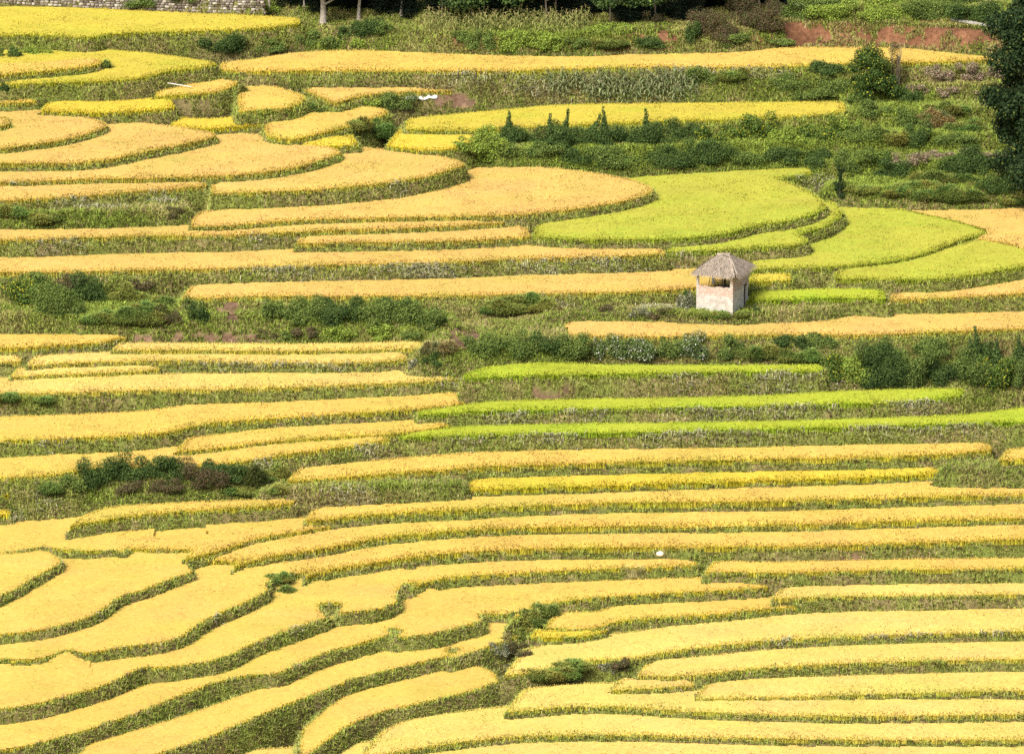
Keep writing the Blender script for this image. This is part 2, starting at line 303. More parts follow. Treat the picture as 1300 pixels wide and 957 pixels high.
for it in range(4):
    A = []; B = []
    for (i, j), L in pairs.items():
        for px, y0, h, y1 in L:
            e = PITCH + (y0-H_/2)/FPX; d = dist(y0, zz[i]); s = FPX/d; X = (px-W/2)/s
            w = 1.0 if len(L) > 4 else .4
            dz = (h/s - .15*math.sin(e))/(math.cos(e)+math.sin(e)/FD[i]['k'])
            r = np.zeros(2*N); r[i] = w; r[j] = -w; r[N+i] = w*X; r[N+j] = -w*X; A.append(r); B.append(w*dz)
    ref = [i for i, f in enumerate(FD) if f['label'] and 'just in front of the hut' in f['label']][0]
    r = np.zeros(2*N); r[ref] = 50; A.append(r); B.append(0)
    for i in range(N):
        for j in range(i+1, N):                    # pieces of one level
            if FD[i]['f'] and FD[i]['f'] == FD[j]['f']:
                r = np.zeros(2*N); r[i] = 800; r[j] = -800; A.append(r); B.append(0)
                r = np.zeros(2*N); r[N+i] = 8000; r[N+j] = -8000; A.append(r); B.append(0)
        r = np.zeros(2*N); r[N+i] = 60.0; A.append(r); B.append(0)
    q = np.linalg.lstsq(np.array(A), np.array(B), rcond=None)[0]
    zz, sl_ = q[:N], np.clip(q[N:], -.03, .03)
for i, f in enumerate(FD):
    f['z'] = zz[i]; f['a'] = sl_[i]; f['z0'] = zz[i]-f['c']
    x, y = tilt_plane(f['poly'][:, 0], f['poly'][:, 1], i)
    f['wp'] = np.stack([x, y], 1)

# where two tongues of one level meet, the field below climbs between them (from, to, half width in photo pixels; level letters low, high)
def lv(c): return [i for i, f in enumerate(FD) if f['f'] == c][0]
def byrim(x, y): return [i for i, f in enumerate(FD) if abs(f['raw'][0, 0]-x) < .1 and abs(f['raw'][0, 1]-y) < .1][0]
for f in FD: f['ramps'] = []
for lo, hi, p0, p1, w in [((-20, 805), (231, 706), (198, 718), (196, 688), 44), ((56, 833), (293, 717), (277, 742), (258, 710), 30), ((104, 872), (386, 729), (374, 757), (348, 724), 28),
                          ((503, 807), (523, 742), (528, 768), (505, 738), 20), 
                          ((572, 833), (642, 790), (632, 806), (615, 780), 20), ((338, 169), (385, 110), (414, 137), (392, 106), 34), ((-20, 900), (56, 833), (20, 866), (20, 832), 46)]:
    i, j = byrim(*lo), byrim(*hi)
    a = np.array(tilt_plane(*p0, i), float); b = np.array(tilt_plane(*p1, i), float)
    FD[i]['ramps'].append((a, b, w*FPX**-1*400, (zz[j]-FD[j]['c'])-(zz[i]-FD[i]['c']) + sl_[j]*b[0]-sl_[i]*b[0]))
def ground_of(f, x, y):
    z = f['z0']+f['a']*x
    for a, b, w, dz in f['ramps']:
        e = b-a; L = math.hypot(*e); e = e/L
        t = np.clip(((x-a[0])*e[0]+(y-a[1])*e[1])/L, 0, 1); q = np.abs((x-a[0])*-e[1]+(y-a[1])*e[0])
        k = np.clip(2.2-q/w, 0, 1)
        z = z+dz*t*t*(3-2*t)*k*k*(3-2*k)
    return z

# ------------------------------------------------------------------ one height field for the whole hillside
GS = .2
allw = np.vstack([f['wp'] for f in FD])
X0, X1 = -48.0, 48.0
Y0, Y1 = allw[:, 1].min()-6, allw[:, 1].max()+2
nx = int((X1-X0)/GS)+1; ny = int((Y1-Y0)/GS)+1
gx = X0+np.arange(nx)*GS; gy = Y0+np.arange(ny)*GS
GX, GY = np.meshgrid(gx, gy)
WX = GX + .35*(fnoise(GX, GY, 2.2, 3)-.5) ; WY = GY + .5*(fnoise(GX, GY, 2.2, 4)-.5)
def sdf(poly, x, y):
    """signed distance, positive outside"""
    P = poly; Q = np.roll(poly, -1, 0)
    d2 = np.full(x.shape, 1e9); ins = np.zeros(x.shape, bool)
    for (ax, ay), (bx, by) in zip(P, Q):
        ex, ey = bx-ax, by-ay; L = ex*ex+ey*ey
        if L < 1e-9: continue
        t = np.clip(((x-ax)*ex+(y-ay)*ey)/L, 0, 1)
        d2 = np.minimum(d2, (x-ax-t*ex)**2+(y-ay-t*ey)**2)
        c = ((ay > y) != (by > y))
        if abs(ey) > 1e-12: ins ^= c & (x < (y-ay)*ex/ey+ax)
    d = np.sqrt(d2)
    return np.where(ins, -d, d)
floor = zz.min()-2.0
SDU = np.full(GX.shape, 9.0); HM = np.full(GX.shape, floor); OWN = np.full(GX.shape, -1, int); SD = np.full(GX.shape, 9.0)
for i, f in enumerate(FD):
    w = f['wp']; mg = 9.0
    a0 = max(0, int((w[:, 0].min()-mg-X0)/GS)); a1 = min(nx, int((w[:, 0].max()+mg-X0)/GS)+2)
    b0 = max(0, int((w[:, 1].min()-mg-Y0)/GS)); b1 = min(ny, int((w[:, 1].max()+mg-Y0)/GS)+2)
    f['sl'] = (slice(b0, b1), slice(a0, a1))
    f['sd'] = sdf(w, GX[f['sl']], GY[f['sl']])
for f in FD: f['sdg'] = f['sd']; f['de'] = f['sd']
for c in sorted({f['f'] for f in FD if f['f']}):           # pieces of one level flow into one another
    g = [f for f in FD if f['f'] == c]
    full = []
    for f in g:
        q = np.full(GX.shape, 9.0); q[f['sl']] = f['sd']; full.append(q)
    full = np.array(full); am = full.argmin(0); so_ = np.sort(full, 0); K = 1.1
    h = np.clip(K-(so_[1]-so_[0]), 0, K)/K
    sm = so_[0]-h*h*K*.25
    for k, f in enumerate(g):
        f['sdg'] = sm[f['sl']]; f['de'] = np.where(am[f['sl']] == k, sm[f['sl']], 9.0)
for i, f in enumerate(FD):
    sl = f['sl']; d = f['de']
    zg = ground_of(f, GX[sl], GY[sl])
    rough = (fnoise(GX[sl], GY[sl], 1.1, 11)-.5)
    dd = np.maximum(0, d-.10-.16*rough)
    hz = np.where(dd > 0, zg - .03 - f['k']*dd + .25*rough*np.minimum(dd, 1), zg)
    up = hz > HM[sl]
    SDU[sl] = np.where(up, d if f['crop'] != 'N' else np.maximum(d, 1.0), SDU[sl]); HM[sl] = np.where(up, hz, HM[sl])
    OWN[sl] = np.where(up, np.where(d < 0, i, -1), OWN[sl])
# ground behind the highest terraces climbs on, out of the picture
def HS(x, y, A=None):
    A = HM if A is None else A
    u = np.clip((np.asarray(x)-X0)/GS, 0, nx-1.001); v = np.clip((np.asarray(y)-Y0)/GS, 0, ny-1.001)
    iu = u.astype(int); iv = v.astype(int); fu = u-iu; fv = v-iv
    return (A[iv, iu]*(1-fu)+A[iv, iu+1]*fu)*(1-fv)+(A[iv+1, iu]*(1-fu)+A[iv+1, iu+1]*fu)*fv
def hit(px, py):
    dx, dy, dz = ray(px, py)
    t = np.arange(Y0+.3, Y1-.5, .06)/dy
    b = np.nonzero(CAM_Z+dz*t < HS(dx*t, dy*t))[0]
    t = t[b[0]] if len(b) else t[-1]
    return float(dx*t), float(dy*t), float(HS(np.array([dx*t]), np.array([dy*t]))[0])
def m_per_px(x, y, z): return (y*cP-(z-CAM_Z)*sP)/FPX
# ------------------------------------------------------------------ ground mesh of the hillside
slope = np.hypot(*np.gradient(HM, GS))
def hexrgb(r, g, b):
    c = np.array([r, g, b])/255.0
    return np.where(c <= .04045, c/12.92, ((c+.055)/1.055)**2.4)
def build_ground():
    V = np.stack([GX + .06*(vnoise(GX, GY, .5, 1)-.5), GY, HM + np.where(OWN >= 0, 0, .16*(fnoise(GX, GY, .7, 2)-.5))], -1).reshape(-1, 3)
    idx = np.arange(nx*ny).reshape(ny, nx)
    Q = np.stack([idx[:-1, :-1], idx[:-1, 1:], idx[1:, 1:], idx[1:, :-1]], -1).reshape(-1, 4)
    n = fnoise(GX, GY, 3.0, 31)[..., None]; n2 = fnoise(GX, GY, 1.0, 32)[..., None]
    soil = np.array([.27, .22, .10])*(1-n2) + np.array([.15, .12, .055])*n2
    gr = np.array([.16, .19, .045])
    m = np.clip((n-.42)*5, 0, 1)
    C = soil*(1-m)+gr*m
    # red earth behind the highest straight field, and small bare scars
    u, v = project(GX, GY, HM)
    red = ((v < 66) & (u > 960) & (u < 1290) & (v > 18)) | ((v < 66) & (v > 25) & (u > 370) & (u < 990) & (fnoise(GX, GY, 1.6, 44) > .5))
    red |= ((u-1090)**2/400+(v-705)**2/70 < 1) | ((u-700)**2/900+(v-500)**2/80 < 1) | ((u-590)**2/500+(v-428)**2/200 < 1) | ((u-805)**2/220+(v-736)**2/30 < 1) | ((u-250)**2/9000+(v-430)**2/50 < 1) | ((u-290)**2/300+(v-395)**2/300 < 1) | ((u-575)**2/900+(v-130)**2/120 < 1)
    redc = np.where((v < 68)[..., None] & (u > 560)[..., None], np.array([.215, .105, .058]), np.array([.19, .12, .078]))*(.4+1.1*n2)
    C = np.where(red[..., None], redc, C)
    C = np.where((OWN >= 0)[..., None] & (np.array([f['crop'] != 'N' for f in FD])[OWN])[..., None], np.array([.08, .075, .02]), C)
    m = leaf_mat('earth', 0.0)
    nt = m.node_tree; at = [q for q in nt.nodes if q.type == 'ATTRIBUTE'][0]
    tc = nt.nodes.new('ShaderNodeTexCoord'); nz = nt.nodes.new('ShaderNodeTexNoise'); nz.inputs['Scale'].default_value = 3.5; nz.inputs['Detail'].default_value = 8; nz.inputs['Roughness'].default_value = .75
    nt.links.new(tc.outputs['Object'], nz.inputs['Vector'])
    mr = nt.nodes.new('ShaderNodeMapRange'); mr.inputs['From Min'].default_value = .3; mr.inputs['From Max'].default_value = .7; mr.inputs['To Min'].default_value = .45; mr.inputs['To Max'].default_value = 1.5
    nt.links.new(nz.outputs[0], mr.inputs[0])
    mu = nt.nodes.new('ShaderNodeMix'); mu.data_type = 'RGBA'; mu.blend_type = 'MULTIPLY'; mu.inputs[0].default_value = 1
    nt.links.new(at.outputs['Color'], mu.inputs[6]); nt.links.new(mr.outputs[0], mu.inputs[7])
    for q in nt.nodes:
        if q.type == 'BSDF_DIFFUSE':
            nt.links.new(mu.outputs[2], q.inputs[0])
            bp = nt.nodes.new('ShaderNodeBump'); bp.inputs['Strength'].default_value = .6; bp.inputs['Distance'].default_value = .1
            nt.links.new(nz.outputs[0], bp.inputs['Height']); nt.links.new(bp.outputs[0], q.inputs['Normal'])
    o = link('hillside', mesh_tris('hillside', V, Q, C.reshape(-1, 3), m, True)); tag(o, kind='structure')
    # lower ground that carries on past the surveyed slope
    g = np.array([[-160, 120, floor-30], [160, 120, floor-30], [160, Y0+1, floor-.3], [-160, Y0+1, floor-.3]], float)
    top = HM[-1].max()
    g2 = np.array([[X0, Y1-1, top-1.5], [X1, Y1-1, top-1.5], [150, Y1+160, top+75], [-150, Y1+160, top+75]], float)
    V2 = np.vstack([g, g2])
    o = link('hill', mesh_tris('hill', V2, [[0, 1, 2, 3], [4, 5, 6, 7]], np.tile([.05, .06, .025], (8, 1)), m)); tag(o, kind='structure')
build_ground()

# ------------------------------------------------------------------ rice
# tip colour, stalk-mid colour, foot colour
CROP = {
 'G': ((.85, .568, .165), (.70, .61, .060), (.53, .49, .070)),
 'O': ((.84, .548, .185), (.64, .54, .075), (.48, .43, .075)),
 'P': ((.89, .645, .215), (.74, .65, .090), (.56, .51, .090)),  # paler than gold: haze low on the slope put into the colour
 'Y': ((.83, .620, .100), (.70, .61, .040), (.53, .49, .050)),
 'M': ((.74, .595, .100), (.54, .53, .050), (.38, .39, .050)),
 'L': ((.60, .575, .090), (.40, .46, .050), (.26, .32, .040)),
 'V': ((.55, .590, .065), (.36, .49, .038), (.26, .34, .032)),
}
cropmask = np.array([f['crop'] != 'N' for f in FD]+[False])
n_rice = 0
fields = [(i, f) for i, f in enumerate(FD) if f['crop'] != 'N']
for i, f in fields:
    if 'sl' not in f: continue
    sl = f['sl']; own = OWN[sl] == i
    iy, ix = np.nonzero(own)
    if len(ix) == 0: continue
    x = X0+(ix+sl[1].start)*GS; y = Y0+(iy+sl[0].start)*GS
    CROP_H = f['c']; shd = .30 if CROP_H > .35 else .12
    tip, mid, foot = [np.array(c) for c in CROP[f['crop']]]
    acc = Acc()
    def sd_at(px, py):
        u = (px-X0)/GS-sl[1].start; v = (py-Y0)/GS-sl[0].start
        S = f['sdg']; u = np.clip(u, 0, S.shape[1]-1.001); v = np.clip(v, 0, S.shape[0]-1.001)
        a = u.astype(int); b = v.astype(int); fu = u-a; fv = v-b
        return (S[b, a]*(1-fu)+S[b, a+1]*fu)*(1-fv)+(S[b+1, a]*(1-fu)+S[b+1, a+1]*fu)*fv
    def sample(dens):
        k = rng.poisson(dens*GS*GS, len(x)); px = np.repeat(x, k)+rng.uniform(-.5, .5, k.sum())*GS; py = np.repeat(y, k)+rng.uniform(-.5, .5, k.sum())*GS
        sd = sd_at(px, py)
        gz = ground_of(f, px, py)
        ok = (sd < -.02) & (HS(px, py) < gz+.42) & (OWN[np.clip(((py-Y0)/GS+.5).astype(int), 0, ny-1), np.clip(((px-X0)/GS+.5).astype(int), 0, nx-1)] == i)
        return px[ok], py[ok], gz[ok], sd[ok]
    def tint(px, py, n, patch=.26, rnd=.26):
        t = 1 + patch*(fnoise(px, py, 2.5, 51)-.5)*2 + rng.normal(0, rnd*.5, n)
        g = (fnoise(px, py*1.7, 4.0, 52)-.5)*.62 + rng.normal(0, .07, n)
        return np.stack([t-np.maximum(g, 0)*.5, t-np.maximum(-g, 0)*.12, t*(1-g*.4)], 1)
    # under-sheet that closes the gaps between the plants
    keep = own & (f['sdg'] < -.13)
    ky, kx = np.nonzero(keep)
    if len(kx):
        gx_ = X0+(kx+sl[1].start)*GS; gy_ = Y0+(ky+sl[0].start)*GS
        q = GS*.52
        def hs_(x_, y_): return ground_of(f, x_, y_)+CROP_H*(.88-(shd+.20)*np.clip(1+sd_at(x_, y_)/.6, 0, 1))+.05*(vnoise(x_, y_, .4, 61)-.5)
        V = np.stack([np.stack([gx_+sx*q, gy_+sy*q, hs_(gx_+sx*q, gy_+sy*q)], 1) for sx, sy in ((-1, -1), (1, -1), (1, 1), (-1, 1))], 1).reshape(-1, 3)
        b = (np.arange(len(kx))*4)[:, None]
        T = np.concatenate([b+[[0, 1, 2]], b+[[0, 2, 3]]], 1).reshape(-1, 3)
        acc.add(V, T, np.repeat((tip*.7+mid*.25)*tint(gx_, gy_, len(kx), .1, .1), 4, 0))
    # heads over the whole field
    px, py, gz, sd = sample(105)
    n = len(px); L = rng.uniform(.2, .42, n)
    hh = CROP_H*(1+.10*(fnoise(px, py, 1.5, 53)-.5)*2)*(1-shd*np.clip(1+sd/.42, 0, 1)**1.6)+rng.normal(0, .03, n)
    L = np.minimum(L, hh)
    tn = tint(px, py, n)*(.80+.38*vnoise(px, py, .3, 57))[:, None]
    edge = np.clip(1+sd/.5, 0, 1)[:, None]*.35
    tip_, mid_ = tip*(1-edge)+mid*edge, mid
    V, T, C = blades(np.stack([px, py, gz+hh-L], 1), rng.uniform(0, 6.283, n), L, rng.uniform(.05, .3, n), rng.uniform(.022, .045, n), (mid*.6+tip*.4)*tn, tip_*tn*rng.uniform(.88, 1.12, n)[:, None], rng.uniform(.2, .6, n), (tip_*.85+mid*.15)*tn)
    acc.add(V, T, C)
    # whole stalks round the edge
    a_ = sample(430); b_ = sample(900); e = a_[3] > -.4; e2 = b_[3] > -.13
    px, py, gz, sd = [np.concatenate([p_[e], q_[e2]]) for p_, q_ in zip(a_, b_)]; n = len(px)
    hh = CROP_H*(1+.12*(fnoise(px, py, .9, 54)-.5)*2)*rng.uniform(.45, .98, n)**.8*(1-.12*np.clip(1+sd/.3, 0, 1))
    cl = vnoise(px, py, .22, 55)                       # stalk tone varies clump by clump
    tn = tint(px, py, n, .12, .25)*(.86+.24*cl)[:, None]
    top = (tip*.78+mid*.22)*tn
    V, T, C = blades(np.stack([px, py, gz-.03], 1), rng.uniform(0, 6.283, n), hh, rng.uniform(.0, .14, n), rng.uniform(.022, .055, n), (foot*.75+mid*.25)*tn, top, rng.uniform(.05, .3, n), mid*tn)
    acc.add(V, T, C)
    me = acc.mesh('rice_field', M_RICE); n_rice += len(me.polygons)
    o = link('rice_field', me); tag(o, f['label'], 'rice field', 'terraced rice fields')
print('rice tris', n_rice)

# ------------------------------------------------------------------ grass on the banks
def surf(dens, cond):
    """random points on the ground outside the crops, denser on steep banks"""
    own = OWN; free = ~(cropmask[own])
    u, v = project(GX, GY, HM)
    vis = free & (u > -250) & (u < 1550) & (v > -60) & (v < 1010) & cond
    iy, ix = np.nonzero(vis)
    k = rng.poisson(dens*GS*GS*np.minimum(3.0, np.sqrt(1+slope[iy, ix]**2)))
    s = k.sum()
    px = np.repeat(X0+ix*GS, k)+rng.uniform(-.5, .5, s)*GS; py = np.repeat(Y0+iy*GS, k)+rng.uniform(-.5, .5, s)*GS
    return px, py, HS(px, py)
# kinds of ground cover by place
U_, V_ = project(GX, GY, HM)
lush = np.zeros(GX.shape)
def blob(cx, cy, rx, ry, a): 
    global lush
    lush += a*np.exp(-(((U_-cx)/rx)**2+((V_-cy)/ry)**2))
for q in [(110, 283, 140, 12, 1), (140, 395, 120, 30, .9), (440, 405, 140, 28, .6), (680, 375, 40, 15, .9), (640, 455, 110, 14, 1), (900, 400, 60, 8, 1), (1000, 220, 40, 20, .8), (1180, 225, 140, 40, 1), (1000, 185, 120, 30, .9), (800, 200, 200, 22, .8), (960, 110, 120, 22, .7), (1150, 165, 120, 40, .8),
          (720, 205, 110, 14, .8), (1150, 130, 90, 14, .6), (120, 630, 130, 20, .7), (480, 620, 120, 6, .8), (30, 512, 40, 8, 1), (60, 65, 40, 8, 1), (1250, 510, 50, 6, .6), (690, 800, 40, 30, .6), (460, 150, 40, 14, .6),
          (420, 60, 60, 10, 1), (700, 50, 160, 12, .9), (1180, 18, 120, 10, 1), (980, 50, 40, 8, .7), (330, 140, 60, 20, .7), (1090, 240, 60, 14, .7), (420, 215, 60, 10, .6)]: blob(*q)
def gcol(px, py, n):
    a = fnoise(px, py, 2.6, 71); b = fnoise(px, py, .9, 72); lu = HS(px, py, lush)
    green = np.array([.24, .30, .06]); bright = np.array([.33, .43, .07]); olive = np.array([.42, .41, .125]); dry = np.array([.48, .38, .20]); brown = np.array([.19, .13, .07])
    g = np.clip((a-.36)*4+lu*1.3, 0, 1)[:, None]; w = np.clip((b-.45)*5, 0, 1)[:, None]
    dryish = brown*(1-w)+dry*w
    C = (olive*.75+dryish*.25)*(1-g)+green*g
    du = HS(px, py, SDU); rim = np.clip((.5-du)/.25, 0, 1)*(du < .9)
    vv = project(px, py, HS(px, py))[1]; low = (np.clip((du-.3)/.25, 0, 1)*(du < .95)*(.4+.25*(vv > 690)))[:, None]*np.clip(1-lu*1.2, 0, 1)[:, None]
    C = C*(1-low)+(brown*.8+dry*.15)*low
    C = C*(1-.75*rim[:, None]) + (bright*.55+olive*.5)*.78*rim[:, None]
    C = np.where((rng.random(n) < .12+.25*np.clip(lu, 0, 1))[:, None], bright, C)
    C = np.where((rng.random(n) < .22*(1-np.clip(lu, 0, 1)))[:, None], dryish, C)
    return C*rng.uniform(.75, 1.25, n)[:, None]
bare = np.ones(GX.shape, bool)
for cx, cy, rx, ry in [(1090, 705, 14, 8), (700, 500, 26, 8), (590, 430, 20, 12), (805, 736, 14, 5), (250, 430, 85, 6), (290, 395, 14, 16), (575, 130, 30, 10), (1010, 45, 60, 16), (1180, 48, 90, 13), (225, 135, 45, 9), (830, 47, 36, 8), (650, 57, 14, 6), (590, 56, 20, 6)]:
    bare &= ~((((U_-cx)/rx)**2+((V_-cy)/ry)**2 < 1) & (vnoise(GX, GY, .5, 77) > .38))
def grass(name, dens, cond, lo, hi, wd, kcol=1.0):
    px, py, pz = surf(dens, cond); n = len(px)
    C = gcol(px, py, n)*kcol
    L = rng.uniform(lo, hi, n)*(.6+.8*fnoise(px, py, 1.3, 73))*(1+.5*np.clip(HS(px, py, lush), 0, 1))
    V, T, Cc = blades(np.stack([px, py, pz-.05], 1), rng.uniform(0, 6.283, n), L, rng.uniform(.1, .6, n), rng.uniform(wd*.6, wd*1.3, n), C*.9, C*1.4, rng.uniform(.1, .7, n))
    o = link(name, mesh_tris(name, V, T, Cc, M_GRASS)); tag(o, 'mixed green and dry grass growing on the terrace banks', kind='stuff')
    print(name, n)
grass('bank_grass', 170, bare, .18, .46, .05)
# pale flowering weeds on the banks
wpt = [(25, 250, 30), (95, 262, 45), (200, 257, 18), (335, 318, 18), (65, 322, 25), (90, 322, 20), (340, 345, 60), (500, 348, 30), (560, 350, 35), (680, 345, 30), (770, 341, 40), (870, 335, 12), (540, 345, 20), (100, 441, 20), (140, 442, 20), (290, 470, 60), (400, 470, 60), (500, 519, 26), (570, 493, 25), (380, 533, 20), (70, 565, 18), (870, 492, 22), (970, 492, 18), (1000, 487, 40), (650, 532, 30), (740, 530, 30), (910, 556, 60), (830, 556, 20), (1110, 549, 25), (1180, 547, 25), (1230, 549, 20), (1060, 495, 12), (700, 560, 40), (600, 566, 20), (990, 820, 20), (1140, 813, 40), (1265, 810, 20), (110, 783, 14), (60, 640, 12), (15, 660, 16), (10, 238, 10), (1040, 235, 16), (1015, 232, 12), (1060, 290, 12), (870, 97, 40), (950, 95, 25), (990, 100, 14), (680, 115, 30), (845, 395, 14), (820, 395, 10), (700, 393, 20), (1180, 517, 30), (1150, 520, 20), (1000, 522, 40), (900, 530, 50), (330, 590, 10), (470, 580, 20), (590, 715, 10), (380, 815, 16), (270, 785, 10), (305, 818, 12), (640, 840, 16), (450, 635, 20), (590, 100, 30), (510, 245, 14)]
acc = Acc()
for cx, cy, r in wpt:
    m = int(r*6)
    for _ in range(1):
        ax = rng.normal(cx, r*.5, m); ay = rng.normal(cy, 3.5, m); ax = cx+(ax-cx)*1.5
        X = []; 
        bx, by, bz = hit(cx, cy)
        sc = m_per_px(bx, by, bz)
        qx = bx+(ax-cx)*sc; qy = by+rng.normal(0, .25, m)
        qz = HS(qx, qy)
        ow = OWN[np.clip(((qy-Y0)/GS).astype(int), 0, ny-1), np.clip(((qx-X0)/GS).astype(int), 0, nx-1)]
        ok = ~cropmask[ow]
        P = np.stack([qx, qy, qz], 1)[ok]; n = len(P)
        if n == 0: continue
        g = rng.uniform(.75, 1.15, n)[:, None]
        V, T, C = blades(P, rng.uniform(0, 6.28, n), rng.uniform(.3, .62, n), rng.uniform(.1, .5, n), rng.uniform(.035, .08, n), np.array([.24, .24, .12])*g, np.array([.90, .84, .62])*g, rng.uniform(.2, .9, n), np.array([.55, .53, .32])*g)
        acc.add(V, T, C)
o = link('flowering_weeds', acc.mesh('flowering_weeds', M_GRASS)); tag(o, 'pale silvery flowering weeds in patches on the banks', kind='stuff')
# ------------------------------------------------------------------ shrubs, hedges, grass clumps
KIND = {  # shaded inner leaf colour, lit outer leaf colour, leaf size, share of accents, accent colour
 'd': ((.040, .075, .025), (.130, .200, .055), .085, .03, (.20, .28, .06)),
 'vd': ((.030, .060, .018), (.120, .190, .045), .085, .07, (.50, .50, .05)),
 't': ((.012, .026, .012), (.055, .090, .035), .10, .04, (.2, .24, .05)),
 'k': ((.006, .010, .007), (.020, .032, .018), .10, 0, (0, 0, 0)),  # shade of the wood put into near-black leaves
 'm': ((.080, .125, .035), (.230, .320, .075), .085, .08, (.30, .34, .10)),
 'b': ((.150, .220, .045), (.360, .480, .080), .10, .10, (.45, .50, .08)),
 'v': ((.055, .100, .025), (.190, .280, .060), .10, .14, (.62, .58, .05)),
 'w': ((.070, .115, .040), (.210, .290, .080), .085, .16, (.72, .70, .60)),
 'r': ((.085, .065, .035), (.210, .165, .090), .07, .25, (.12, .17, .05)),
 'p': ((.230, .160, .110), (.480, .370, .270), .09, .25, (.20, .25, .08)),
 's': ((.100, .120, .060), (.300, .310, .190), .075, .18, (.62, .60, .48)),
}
def leaves(P, Nrm, size, C):
    """little kinked leaves facing about the given normals"""
    n = len(P)
    r = rng.normal(0, 1, (n, 3)); t = np.cross(Nrm, r); t /= np.linalg.norm(t, axis=1)[:, None]+1e-9
    b = np.cross(Nrm, t)
    L = (size*rng.uniform(.7, 1.5, n))[:, None]; w = L*.34
    V = np.stack([P-t*L*.6, P+b*w+Nrm*.1*L, P+t*L*.6-Nrm*.15*L, P-b*w+Nrm*.1*L], 1).reshape(-1, 3)
    q = (np.arange(n)*4)[:, None]
    T = np.concatenate([q+[[0, 1, 2]], q+[[0, 2, 3]]], 1).reshape(-1, 3)
    return V, T, np.repeat(C, 4, 0)
def lumps(W, Dp, Hh, n):
    c = []
    for _ in range(n):
        a = rng.uniform(0, 6.283); rr = math.sqrt(rng.uniform(0, 1))*.72
        z = rng.uniform(.1, .85)*rng.uniform(.5, 1)
        s = rng.uniform(.24, .42)*(1-.25*z)
        c.append((math.cos(a)*rr*W/2, math.sin(a)*rr*Dp/2, z*Hh, s*W/2*1.05, s*Dp/2*1.05, s*Hh*.75))
    return np.array(c)
def foliage(L, kind, dens=1.0, lsz=1.0):
    lo, hi, size, acc_p, acc_c = KIND[kind]; lo = np.array(lo); hi = np.array(hi)
    out = Acc()
    size = size*lsz
    for cx, cy, cz, a, b, c in L:
        n = int(min(5200, max(40, dens*13*(a*b+b*c+a*c)/(size*size)*.5)))
        d = rng.normal(0, 1, (n, 3)); d /= np.linalg.norm(d, axis=1)[:, None]
        rad = rng.uniform(.55, 1.12, n)
        P = np.array([cx, cy, cz])+d*np.array([a, b, c])*rad[:, None]
        P[:, 2] = np.abs(P[:, 2])
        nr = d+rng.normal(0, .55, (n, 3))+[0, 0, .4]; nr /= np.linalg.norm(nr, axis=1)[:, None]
        t = np.clip((rad-.55)/.55*.7+.25*d[:, 2]+rng.normal(0, .22, n), 0, 1)[:, None]  # occlusion painted in: inner and lower leaves darker
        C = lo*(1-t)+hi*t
        if acc_p: 
            m = (rng.random(n) < acc_p*2*vnoise(P[:, 0]*3+cx, P[:, 2]*3+cy, .8, 5)) & (rad > .8)
            C = np.where(m[:, None], np.array(acc_c)*rng.uniform(.6, 1.1, n)[:, None], C)
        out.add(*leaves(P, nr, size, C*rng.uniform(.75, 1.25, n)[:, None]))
    return out
def grass_clump(W, Dp, Hh, col):
    """a grassy mound: a leafy body with many short leaning tufts over it"""
    c = np.array(col); L = lumps(W, Dp, Hh*.9, 5+int(W*2.5)); out = Acc()
    for cx, cy, cz, a, b, c_ in L:
        n = int(160+600*a*b+700*a*(cz+c_)); d = rng.normal(0, 1, (n, 3)); d[:, 2] = np.abs(d[:, 2]); d /= np.linalg.norm(d, axis=1)[:, None]
        hl = max(.12, (cz+c_)*rng.uniform(.55, 1)); P = np.array([cx, cy, -.05])+d*np.array([a*1.15, b*1.15, hl])*rng.uniform(.7, 1.0, n)[:, None]
        az = np.arctan2(d[:, 1], d[:, 0])+rng.normal(0, .8, n)
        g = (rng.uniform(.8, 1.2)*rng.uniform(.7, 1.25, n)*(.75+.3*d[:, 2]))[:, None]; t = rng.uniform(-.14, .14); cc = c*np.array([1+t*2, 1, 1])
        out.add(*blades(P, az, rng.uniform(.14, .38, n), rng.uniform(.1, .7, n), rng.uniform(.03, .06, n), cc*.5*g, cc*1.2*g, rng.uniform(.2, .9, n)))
    return out
GCOL = {'g': (.29, .36, .09), 'gb': (.34, .41, .10), 'gd': (.12, .17, .05), 'go': (.38, .34, .14)}
def plant(px, py, w, h, kind, label, group=None):
    x, y, z = hit(px, py); s = m_per_px(x, y, z); W = w*s; Hh = h*s*1.25
    if kind in GCOL:
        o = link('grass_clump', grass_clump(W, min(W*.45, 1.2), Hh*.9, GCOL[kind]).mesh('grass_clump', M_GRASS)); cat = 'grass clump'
    else:
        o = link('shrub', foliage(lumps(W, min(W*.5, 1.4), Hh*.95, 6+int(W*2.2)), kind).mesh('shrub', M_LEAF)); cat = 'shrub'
    o.location = (x, y+.1, HS(np.array([x]), np.array([y+.1]))[0]-.06); o.rotation_euler[2] = 0
    tag(o, label, cat, group)
    return o
def row(label, items, group=None):
    for it in items: plant(*it, label, group if group else (label if len(items) > 1 else None))
row('dense dark green hedge bush on the bank under the highest field at upper left', [(280, 77, 74, 25, 'd')])
row('leafy green weeds at the left edge below the yellow-green corner field', [(12, 80, 44, 26, 'd'), (48, 76, 52, 17, 'b'), (4, 121, 18, 14, 'd')])
row('green grass clump on the rounded end of a rice tongue at upper left', [(133, 90, 18, 18, 'g'), (306, 125, 18, 20, 'g'), (397, 150, 40, 30, 'g')])
row('grassy green knoll between the gold tongue and the small bright yellow field', [(480, 178, 70, 34, 'g'), (455, 170, 50, 22, 'gb')])
row('green shrub below the thin gold strip beside the white sheet', [(500, 146, 60, 22, 'm'), (470, 140, 40, 14, 'b')])
